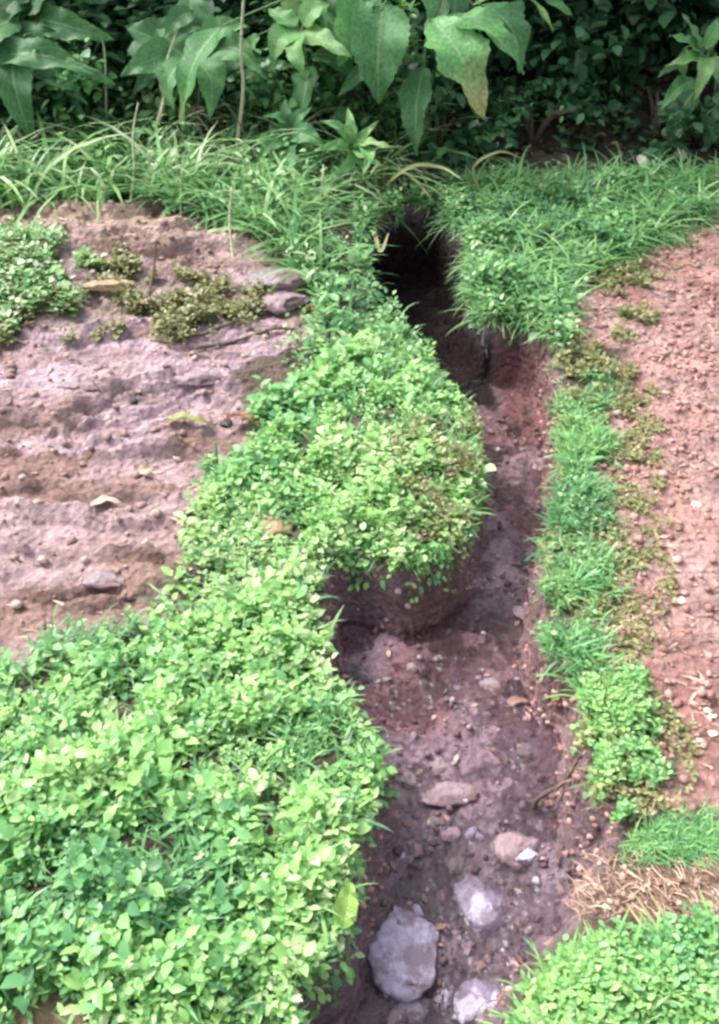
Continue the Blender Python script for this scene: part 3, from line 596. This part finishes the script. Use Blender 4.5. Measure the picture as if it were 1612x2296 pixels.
# ------------------------------------------------------------------ tubes (stems, twigs)
def tube(pts, r0, r1, seg=7, wob=0):
    P = np.array(pts, float)
    # smooth the polyline
    t = np.linspace(0, len(P)-1, max(8, 5*len(P))); i = np.clip(t.astype(int), 0, len(P)-2); f = t-i
    Pm = np.vstack([2*P[0]-P[1], P, 2*P[-1]-P[-2]])
    a, b, c, d = Pm[i], Pm[i+1], Pm[i+2], Pm[i+3]; f = f[:, None]
    Q = .5*((2*b)+(-a+c)*f+(2*a-5*b+4*c-d)*f**2+(-a+3*b-3*c+d)*f**3)
    Tn = np.gradient(Q, axis=0); Tn /= np.linalg.norm(Tn, axis=1)[:, None]+1e-9
    up = np.array([.3, -1, .2]); A = np.cross(Tn, up); A /= np.linalg.norm(A, axis=1)[:, None]; B = np.cross(Tn, A)
    n = len(Q); r = np.linspace(r0, r1, n)[:, None, None]
    th = np.linspace(0, 2*math.pi, seg, endpoint=False)
    V_ = Q[:, None] + r*(np.cos(th)[None, :, None]*A[:, None] + np.sin(th)[None, :, None]*B[:, None])
    V_ = V_.reshape(-1, 3); ii = np.arange(n*seg).reshape(n, seg)
    F_ = np.stack([ii[:-1], np.roll(ii[:-1], -1, 1), np.roll(ii[1:], -1, 1), ii[1:]], -1).reshape(-1, 4)
    caps = np.array([ii[0][::-1], ii[-1]])
    return V_, [F_, caps]
def stem_mat(name, c1, c2): return rock_mat(name, c1, c2, .7, 60)
STEM_P = stem_mat('pale_stem', (.28, .30, .17), (.5, .5, .34)); STEM_G = stem_mat('green_stem', (.06, .13, .05), (.15, .25, .10)); STEM_B = stem_mat('brown_stem', (.05, .035, .025), (.14, .10, .07))
def gz(x, y): return float(H(np.array([x]), np.array([y]))[0])
def at_ground(px, py):
    z = 0.
    for _ in range(8):
        g = gp(px, py, z); z = gz(g[0], g[1])
    return np.array([g[0], g[1], z])
def local_tube(name, pts, r0, r1, m, parent=None, **kw):
    P = np.array(pts, float)
    if parent is None:
        o0 = P[0].copy(); V_, F_ = tube(P-o0, r0, r1); o = obj(name, mesh_np(name, V_, F_, m), **kw); o.location = o0
    else:
        V_, F_ = tube(P-np.array(parent.location), r0, r1); o = obj(name, mesh_np(name, V_, F_, m), parent)
    return o

# ------------------------------------------------------------------ big leaves
BIG = leaf_mat('broad_leaf', [(0, (.025, .075, .03)), (.35, (.065, .19, .07)), (.65, (.13, .34, .11)), (.85, (.28, .38, .15)), (1, (.5, .42, .2))], rough=.55, trans=.35, veins=True)
def big_leaf(base, tip, width, parent, tint=.4, tip_tint=None, arch=.15, face=None, lobes=0, name='leaf', fold=.35, wav=.09):
    base, tip = np.array(base, float), np.array(tip, float); ax = tip-base; L = np.linalg.norm(ax); ax /= L
    face = np.array([0, -.6, .8]) if face is None else np.array(face, float)
    sd = np.cross(ax, face); sd /= np.linalg.norm(sd); nm = np.cross(sd, ax)
    nu, nv = 9, 26; rr = np.random.default_rng(int(abs(tip[0]*9991+tip[2]*7773))); arch = arch*rr.uniform(.3, 1.9); width = width*rr.uniform(.75, 1.05); twist = rr.normal(0, .35)
    sd0, nm0 = sd, nm; sd = sd0*math.cos(twist)+nm0*math.sin(twist); nm = nm0*math.cos(twist)-sd0*math.sin(twist); bend = rr.normal(0, .10)
    v = np.linspace(0, 1, nv); u = np.linspace(-1, 1, nu)
    prof = np.sin(np.pi*np.clip(v, 0, 1)**.62)**.85*(1-.15*v); prof[0] = .02; prof[-1] = .0
    if lobes: prof = prof*(1+.42*np.abs(np.sin(v*math.pi*lobes))*(v > .2)*(v < .95)-.12)
    sedge = 1+.05*np.sin(v*70+tint*50)+.10*(vnoise(v*14, v*0+rr.uniform(0, 50), 3)-.5)
    Uu, Vv = np.meshgrid(u, v)
    Wd = (prof*sedge)[:, None]*width/2
    lat = Uu*Wd; lift = fold*np.abs(lat) + arch*L*np.sin(np.pi*Vv)*1.0 - .0*Vv + wav*L*.35*np.sin(Vv*17+Uu*2+tint*20)*np.abs(Uu)
    P = base + ax*(Vv*L)[..., None] + sd*(lat+bend*L*np.sin(np.pi*Vv))[..., None] + nm*lift[..., None]
    P = P.reshape(-1, 3) - np.array(parent.location)
    ii = np.arange(nu*nv).reshape(nv, nu)
    F_ = np.stack([ii[:-1, :-1], ii[:-1, 1:], ii[1:, 1:], ii[1:, :-1]], -1).reshape(-1, 4)
    tt = tint if tip_tint is None else tint + (tip_tint-tint)*ss(.35, .95, Vv)
    tt = (np.zeros_like(Vv)+tt).ravel()
    return obj(name, mesh_np(name, P, [F_], BIG, {'tint': tt, 'lx': Uu.ravel(), 'ly': Vv.ravel()}), parent)
def px2m(px, Y): return px*(Y*cp+1.0*sp_)/F
def broad_plant(name, label, cat, root, top, specs, stem_m=STEM_G, r=.012, group=None):
    """root: ground xyz; top: xyz of the leafing point; specs: (bx,by,tx,ty,Yb,Yt,widthpx,tint,tiptint,lobes)"""
    t = thing(name, tuple(root), label, cat, group)
    root = np.array(root); top = np.array(top)
    mid = root*.45+top*.55+np.array([.04, .06, .02])
    local_tube('stem', [root-np.array([0, 0, .03]), mid, top], r, r*.55, stem_m, t)
    rs = np.random.default_rng(len(label)*31+len(specs)); extra = []
    for (bx, by, tx, ty, Yb, Yt, wp, ti, tt, lo) in specs[:7]:
        sc_ = math.hypot(tx-bx, ty-by); bx2, by2 = bx+rs.normal(0, .6*sc_), by+rs.normal(-.1*sc_, .4*sc_); an = rs.uniform(.2, 2.9); l2 = sc_*rs.uniform(.55, .95)
        extra.append((bx2, by2, bx2+math.cos(an)*l2, by2+math.sin(an)*l2, Yb+rs.uniform(.05, .3), Yt+rs.uniform(.05, .3), wp*.65, ti*rs.uniform(.5, 1.1), tt*.85, 0))
    for (bx, by, tx, ty, Yb, Yt, wp, ti, tt, lo) in list(specs)+extra:
        b_, e_ = at(bx, by, Yb), at(tx, ty, Yt)
        ft = np.random.default_rng(int(abs(bx*7+by))).uniform(.55, .95); a_ = mid*(1-ft)+top*ft
        local_tube('petiole', [a_, (a_+b_)/2+np.array([0, 0, .05]), b_, b_*.9+e_*.1], r*.45, r*.25, stem_m, t)
        big_leaf(b_, e_, px2m(wp, Yb), t, ti, tt, lobes=lo)
    return t
def gpt(x, y): return np.array([x, y, gz(x, y)])
# large leaved shrub at top centre
broad_plant('broad_leaved_shrub', 'large leaved shrub hanging broad green leaves over the top centre, one leaf yellowing', 'shrub', gpt(.42, 5.0), at(960, -140, 4.9), [
 (860,10,850,235,4.55,4.4,150,.45,.35,0),(965,40,1085,268,4.4,4.2,130,.62,.95,3),(985,50,1175,165,4.45,4.3,110,.5,.62,3),
 (950,150,935,350,4.5,4.35,85,.35,.38,0),(1075,10,1165,165,4.6,4.5,110,.3,.5,2),(1060,10,1240,70,4.75,4.65,70,.7,.75,0),
 (800,-10,760,150,4.65,4.5,110,.55,.6,0),(905,-60,965,60,4.6,4.4,110,.55,.5,0),(1010,-80,1010,80,4.7,4.55,100,.3,.35,0)])
# palmate sprout
broad_plant('palmate_plant', 'bright green star leaved sprout beside the dark far end of the path', 'plant', at_ground(800,420), at(790,330,4.25), [
 (790,325,880,330,4.2,4.1,34,.72,.8,0),(790,325,850,270,4.2,4.2,30,.7,.75,0),(788,325,780,240,4.2,4.25,34,.72,.7,0),(785,328,715,270,4.2,4.2,34,.66,.7,0),
 (785,330,700,340,4.2,4.1,34,.62,.7,0),(790,332,810,400,4.2,4.0,38,.68,.7,0),(788,332,740,395,4.2,4.05,34,.6,.66,0),(792,330,860,375,4.2,4.05,34,.7,.7,0)], r=.006)
# top right plant
broad_plant('leafy_plant', 'bright green leafed plant at the top right in front of darkness', 'plant', gpt(1.75, 4.9), at(1590,110,4.7), [
 (1570,120,1500,80,4.6,4.5,40,.6,.6,0),(1570,125,1490,150,4.6,4.5,42,.68,.75,0),(1580,130,1555,230,4.6,4.45,46,.72,.75,0),(1585,130,1620,230,4.6,4.5,50,.7,.7,0),
 (1580,110,1610,40,4.6,4.7,46,.6,.6,0),(1570,110,1530,30,4.6,4.6,40,.5,.5,0),(1560,180,1480,250,4.65,4.55,44,.35,.5,0),(1600,160,1700,190,4.6,4.5,50,.66,.7,0),(1560,200,1500,330,4.75,4.7,70,.2,.25,0),(1600,230,1580,340,4.75,4.65,60,.2,.2,0)])
# left broad plants
broad_plant('broad_leaved_plant', 'dark arching broad leaved plant at the top left corner', 'plant', gpt(-1.75, 4.75), at(60,60,4.8), [
 (-60,150,260,190,4.6,4.4,90,.3,.4,0),(30,60,190,230,4.7,4.5,110,.25,.35,0),(40,40,-120,260,4.7,4.5,130,.3,.3,0),(60,30,180,-60,4.8,4.8,100,.2,.3,0),
 (80,40,260,90,4.75,4.65,90,.35,.45,0),(30,90,80,330,4.6,4.4,110,.28,.35,0),(0,20,-150,60,4.7,4.7,120,.3,.3,0)])
broad_plant('broad_leaved_plant', 'teal green broad leaved weed left of the pale vertical stem', 'plant', gpt(-.85, 4.7), at(440,120,4.75), [
 (430,130,470,265,4.5,4.35,110,.5,.45,0),(420,130,350,60,4.6,4.7,90,.4,.45,0),(450,120,560,60,4.6,4.6,90,.5,.6,0),(440,130,390,250,4.55,4.4,80,.48,.5,0),(460,120,590,170,4.6,4.45,80,.45,.5,0),
 (410,110,280,60,4.7,4.7,100,.35,.4,0),(400,120,270,170,4.65,4.5,90,.42,.45,0),(440,100,430,-30,4.7,4.8,90,.4,.4,0)])
broad_plant('broad_leaved_plant', 'bright fresh green weed at the top between stem and large leaves', 'plant', gpt(-.3, 4.85), at(670,60,4.8), [
 (680,70,790,130,4.6,4.4,70,.72,.7,0),(670,70,610,150,4.6,4.5,70,.68,.72,0),(680,60,740,10,4.6,4.65,70,.7,.7,0),(665,60,600,20,4.6,4.7,60,.66,.7,0),(675,75,690,180,4.55,4.4,70,.7,.7,0),
 (670,50,660,-60,4.7,4.8,80,.75,.7,0),(660,150,560,260,4.75,4.6,90,.3,.35,0),(690,150,660,290,4.7,4.5,80,.38,.4,0),(700,120,800,200,4.7,4.6,70,.3,.4,0)])
broad_plant('broad_leaved_plant', 'grey green weed standing over the bank below the fresh green weed', 'plant', at_ground(650,430), at(650,300,4.4), [
 (650,300,590,260,4.35,4.3,50,.45,.5,0),(650,300,700,240,4.35,4.35,50,.42,.5,0),(650,305,730,330,4.3,4.2,55,.4,.45,0),(645,310,580,350,4.3,4.2,55,.42,.5,0),(650,310,660,400,4.3,4.1,60,.4,.45,0),(650,300,640,220,4.35,4.4,50,.5,.5,0)], r=.006)

# tall pale stems
def tall_stem(pts, r0, label, m=STEM_P, name='plant_stem', cat='stem', g=None):
    """pts: (px,py,Y)...; first one stands on the ground"""
    P = [at_ground(pts[0][0], pts[0][1])-np.array([0, 0, .02])]
    P += [at(*q) for q in pts[1:]]
    return local_tube(name, P, r0, r0*.55, m, label=label, cat=cat, group=g)
tall_stem([(530,420),(532,330,4.35),(545,200,4.4),(540,110,4.45),(550,-60,4.5)], .010, 'tallest pale vertical stem in the top left undergrowth')
tall_stem([(335,345),(350,290,4.45),(368,220,4.5),(362,180,4.5),(400,60,4.6)], .011, 'pale curved stem beneath the yellowish dried weed')
tall_stem([(292,470),(300,380,4.1),(298,300,4.2),(310,230,4.25)], .006, 'thin pale green stem rising at left of the curved stem')
tall_stem([(235,330),(238,230,4.6),(232,100,4.7),(205,85,4.7),(190,110,4.68)], .006, 'thin hooked stem at the upper left')
tall_stem([(405,490),(405,430,3.9),(408,380,3.95)], .005, 'short pale stem on the rim above the bare soil')
tall_stem([(522,560),(515,500,3.55),(520,420,3.6)], .007, 'short grey stick standing by the grey boulder')
tall_stem([(720,470),(722,420,4.0),(725,370,4.05)], .006, 'thin pale stem below the star leaved sprout')
tall_stem([(325,680),(345,600,3.3),(350,540,3.35)], .006, 'straw coloured stalk standing on the left ridge', STRAW)
tall_stem([(258,700),(268,620,3.25)], .005, 'short straw stalk left of the straw stalk on the ridge', STRAW)
tall_stem([(600,420),(560,330,4.3),(520,250,4.35),(440,170,4.5)], .005, 'slanting thin twig crossing behind the tallest stem', STEM_B, 'twig', 'twig')
tall_stem([(640,420),(590,360,4.2),(520,360,4.2),(430,240,4.4)], .004, 'bowed dark twig under the teal weed', STEM_B, 'twig', 'twig')
tall_stem([(690,350),(640,380,4.2),(560,410,4.1)], .004, 'low tan twig between the tallest stem and grey green weed', STEM_P, 'twig', 'twig')
tall_stem([(885,545),(880,500,4.3),(865,430,4.4)], .006, 'brown stub leaning at the dark end of the path', STEM_B, 'twig', 'twig')
# pale arching blades over the far channel
def blade(pts, wpx, label, tint=.9, m=OLIVE, cat='grass blade', group=None, name='grass_blade', ground_first=True):
    P = [at_ground(pts[0][0], pts[0][1])] if ground_first else [at(*pts[0])]
    P += [at(*q) for q in pts[1:]]; P = np.array(P)
    t = np.linspace(0, len(P)-1, 20); i = np.clip(t.astype(int), 0, len(P)-2); f = (t-i)[:, None]
    Pm = np.vstack([2*P[0]-P[1], P, 2*P[-1]-P[-2]]); a, b, c, d = Pm[i], Pm[i+1], Pm[i+2], Pm[i+3]
    Q = .5*((2*b)+(-a+c)*f+(2*a-5*b+4*c-d)*f**2+(-a+3*b-3*c+d)*f**3)
    T = np.gradient(Q, axis=0); S = np.cross(T, [0, -.7, .7]); S /= np.linalg.norm(S, axis=1)[:, None]; N_ = np.cross(S, T); N_ /= np.linalg.norm(N_, axis=1)[:, None]
    w_ = (px2m(wpx, P[0][1])/2*np.sin(np.pi*np.linspace(.12, 1, 20))**.7)[:, None]
    V_ = np.stack([Q-S*w_, Q-N_*w_*.35, Q+S*w_], 1).reshape(-1, 3); o0 = Q[0].copy()
    ii = np.arange(60).reshape(20, 3); F_ = np.stack([ii[:-1, :-1], ii[:-1, 1:], ii[1:, 1:], ii[1:, :-1]], -1).reshape(-1, 4)
    o = obj(name, mesh_np(name, V_-o0, [F_], m, {'tint': np.full(60, tint)}), label=label, cat=cat, group=group); o.location = o0; return o
blade([(850,440),(880,400,4.2),(930,370,4.2),(990,375,4.2),(1040,405,4.1)], 8, 'pale blade arching over the dark end of the path', .8)
blade([(830,590),(850,560,3.7),(872,520,3.75)], 9, 'short pale blade on the rim of the dark channel', .9)
blade([(1100,470),(1060,380,4.2),(1120,340,4.2),(1180,360,4.2)], 7, 'olive blade arching at the left of the far right grass', .7)
blade([(1420,1850),(1380,1800,1.7),(1340,1740,1.75),(1320,1700,1.78)], 18, 'pale green blade leaning up left from the right bank foot', .75, MINT)
blade([(1425,1860),(1440,1830,1.62),(1470,1800,1.6),(1500,1780,1.62)], 22, 'pale green blade leaning up right from the right bank foot', .9, MINT)
blade([(1390,1900),(1360,1880,1.5),(1320,1885,1.5)], 16, 'whitish short blade bending over the path at the right foot', .98)
blade([(1310,2000),(1340,1960,1.45),(1400,1925,1.48)], 26, 'cream dried blade lying on the edge of the right tan soil', .98)
blade([(1270,2090),(1290,2060,1.36),(1310,2020,1.38)], 20, 'cream dried blade on the rim just below the tan soil', .95)
for k, (a, b) in enumerate([((1500,2120),(1420,2000)), ((1530,2120),(1450,1990)), ((1480,2130),(1400,2020))]):
    blade([a, ((a[0]+b[0])/2, (a[1]+b[1])/2, gp(a[0], a[1])[1]+.02), (b[0], b[1], gp(a[0], a[1])[1]+.06)], 9,
      ['straw blade leaning over the right tan soil, middle of three','straw blade leaning over the right tan soil, rightmost of three','straw blade leaning over the right tan soil, leftmost of three'][k], .9, group='straw blades over the tan soil')
blade([(1480,2230),(1440,2160,1.25),(1380,2100,1.3)], 12, 'long green blade in the near right bank leaning left', .6, MINT)
blade([(1500,2240),(1470,2150,1.25),(1450,2080,1.3)], 12, 'long green blade in the near right bank rising steeply', .5, MINT)
blade([(1500,2240),(1540,2150,1.25),(1560,2080,1.3)], 12, 'long green blade in the near right bank leaning right', .6, MINT)
# fallen leaves and scraps
def fallen(px, py, lpx, wpx, yaw, m_, tint, label, cat='leaf', name='fallen_leaf', h=.01):
    g = at_ground(px, py); d = g[1]*cp+(CAMZ-g[2])*sp_
    o = thing(name, tuple(g), label, cat)
    L_ = lpx*d/F; dr = np.array([math.cos(yaw), math.sin(yaw), 0])*L_/2
    lf = big_leaf(g-dr+[0, 0, h], g+dr+[0, 0, h+.006], wpx*d/F, o, tint, face=(0, -.15, 1), arch=.12, name='blade')
    lf.data.materials.clear(); lf.data.materials.append(m_); local_tube('stalk', [g-dr+[0, 0, h], g-dr*1.3+[0, 0, h*.5]], .002, .0015, STEM_B, o)
    return o
YEL = leaf_mat('yellow_green_leaf', [(0, (.20, .24, .08)), (1, (.28, .30, .10))], veins=True)
PINKL = leaf_mat('reddish_leaf', [(0, (.30, .11, .09)), (1, (.36, .14, .11))], veins=True)
LIMEB = leaf_mat('lime_big_leaf', [(0, (.22, .40, .08)), (1, (.30, .46, .1))], veins=True)
fallen(425,955,120,50,-.2,YEL,.5,'yellow green leaf lying on the lower edge of the left soil',h=.006)
fallen(550,965,90,60,-.5,PINKL,.5,'reddish pink dead leaf at the edge of the left green bank',h=.02)
fallen(240,1140,80,36,.1,STRAW,.75,'curled tan dead leaf on the left bare soil',h=.004)
fallen(330,1060,60,26,.3,STRAW,.7,'tan dead leaf above the curled one',h=.004)
fallen(330,690,70,30,.2,STRAW,.7,'tan dead leaf on the left ridge')
fallen(775,2055,110,75,1.35,LIMEB,.5,'single large yellow green leaf on the rim of the near left bank',cat='leaf',h=.035)
fallen(1100,760,60,30,.5,STRAW,.95,'cream dead leaf on the brink above the dark red wall')
fallen(1160,1590,60,22,.1,STRAW,.7,'tan strip of dead leaf lying in the middle path')
fallen(1280,745,55,30,1.0,STRAW,1.,'pale dead leaf right of the dark red wall')
# twigs on ground
def ground_twig(p0, p1, r, label, m=STEM_B, lift=.01):
    a, b = at_ground(*p0), at_ground(*p1); pts = []
    for t in np.linspace(0, 1, 5):
        q = a*(1-t)+b*t; q[0] += .012*math.sin(t*9+p0[0]); q[2] = max(gz(q[0], q[1])+lift, q[2]); pts.append(q)
    return local_tube('twig', pts, r, r*.6, m, label=label, cat='twig')
ground_twig((415,760),(560,725), .008, 'dark twig lying below the pink mauve rock', lift=.012)
ground_twig((440,785),(660,745), .007, 'second dark twig under the ridge, nearer the green bank', lift=.012)
ground_twig((1175,760),(1190,690), .010, 'brown root standing on the dark red wall at the bend', lift=.03)
ground_twig((1120,775),(1240,770), .006, 'pale root lying along the brink of the dark red wall', STEM_P, lift=.03)
ground_twig((1190,1820),(1300,1750), .006, 'dark root crossing the red wall at the right of the path', lift=.01)

# ------------------------------------------------------------------ shrubs behind, and trees added for shade
def crown(n, c, r, ls, seed, tint=.4):
    g = np.random.default_rng(seed); cl = g.normal(0, .55, (max(6, n//120), 3)); k = g.integers(0, len(cl), n)
    p = cl[k] + g.normal(0, .22, (n, 3)); p = p*np.array(r)+np.array(c)
    ok = p[:, 2] > -.3; p = p[ok]; n = len(p); tt = np.clip(tint + (cl[k][ok][:, 0]*.12) + g.normal(0, .12, n), 0, 1)
    V_, F_, kk = scatter(T_OV, p, g.uniform(0, 6.3, n), g.normal(-.3, .4, n), g.normal(0, .4, n), g.uniform(.6, 1.3, n)*ls, g.uniform(.8, 1.4, n))
    return V_, F_, np.repeat(tt, kk)
def shrub(x, y, w_, h_, n, ls, seed, label, m=DEEP, tint=.4, name='shrub', cat='shrub', group=None, trunk=.03, base=.0):
    g = gpt(x, y); t = thing(name, tuple(g), label, cat, group)
    V_, F_, T_ = crown(n, (0, 0, base+h_*.5), (w_, w_*.8, h_*.5), ls, seed, tint)
    obj('foliage' if cat == 'shrub' else 'crown', mesh_np('foliage', V_, F_, m, {'tint': T_}), t)
    r_ = np.random.default_rng(seed)
    if cat == 'shrub':
        for k in range(4):
            q = r_.uniform(-.5, .5, 2)*w_
            local_tube('stem', [g-[0, 0, .05], g+[q[0]*.4, q[1]*.4, (base+h_*.5)*.6], g+[q[0], q[1], (base+h_*.5)]], trunk*.5, trunk*.2, STEM_B, t)
    else:
        top = g+np.array([0, -.3, base+h_*.4])
        local_tube('trunk', [g-[0, 0, .1], g+[.05, .05, base*.5], top], trunk, trunk*.5, STEM_B, t)
        for k in range(5):
            q = r_.uniform(-.8, .8, 2)*w_
            local_tube('limb', [g*.4+top*.6, top+[q[0]*.5, q[1]*.5, 0], top+[q[0], q[1], h_*.25]], trunk*.4, trunk*.12, STEM_B, t)
    return t
shrub(-1.9, 5.5, .7, .9, 2600, .10, 61, 'dense dark shrub at the far top left')
shrub(-.95, 5.5, .55, .8, 2200, .09, 62, 'dark shrub behind the teal green weed')
shrub(-.1, 5.6, .5, .8, 2000, .09, 63, 'dark shrub behind the fresh green weed')
shrub(1.9, 5.7, .6, .7, 1500, .08, 64, 'very dark shrub behind the top right plant', tint=.2)
shrub(1.0, 6.0, .5, .4, 900, .07, 65, 'low dim shrub in the dark gap at the top right', tint=.2)
shrub(.55, 5.35, .35, .75, 1500, .10, 91, 'dim green shrub right behind the large hanging leaves', tint=.35)
shrub(1.05, 5.25, .42, .62, 1500, .085, 92, 'dark green bush filling the gap right of the large leaves', tint=.35, m=DEEP)
shrub(1.6, 5.3, .4, .6, 1400, .08, 93, 'dark green bush left of the top right plant', tint=.3)
shrub(2.2, 5.2, .4, .7, 1400, .09, 94, 'dark bush at the right edge behind the top right plant', tint=.3)
shrub(-1.5, 5.0, .5, .6, 1500, .09, 95, 'mid green bush below the arching leaves at the top left', tint=.6)
shrub(-.5, 5.05, .4, .6, 1300, .07, 96, 'mid green bush behind the tallest pale stem', tint=.6)
shrub(-2.0, 4.75, .35, .62, 1300, .06, 101, 'leafy weed clump under the arching plant at the left edge', tint=.45, m=MINT)
shrub(-1.3, 4.7, .30, .55, 1200, .055, 102, 'leafy weed clump right of the hooked thin stem', tint=.5, m=MINT)
shrub(-.62, 4.75, .28, .60, 1100, .05, 103, 'leafy weed clump around the foot of the tallest stem', tint=.45, m=MINT)
shrub(-.1, 4.8, .28, .70, 1200, .06, 104, 'leafy weed clump under the fresh green weed', tint=.5, m=MINT)
shrub(.35, 4.75, .25, .45, 500, .06, 105, 'leafy clump right behind the dark end of the path', tint=.3, m=MINT)
shrub(.85, 4.95, .35, .35, 600, .055, 106, 'dim weed clump beneath the yellowing leaf', tint=.6)
shrub(1.45, 4.95, .35, .35, 600, .055, 107, 'dim weed clump behind the pale stubs', tint=.55)
for k, (x_, y_) in enumerate([(-2.4, 7.3), (-.2, 7.6), (2.1, 7.2)]):  # crowns added above the frame to keep the background in shade
    shrub(x_, y_, 1.5, 1.9, 5500, .17, 71+k, ['tree shading the left of the slope','tree shading the middle of the slope','tree shading the right of the slope'][k], tint=.3, name='tree', cat='tree', trunk=.09, base=.45)
shrub(.9, 5.9, .9, .8, 2600, .13, 81, 'overhanging tree with low crown above the dark gap', tint=.3, name='tree', cat='tree', trunk=.05, base=.85)
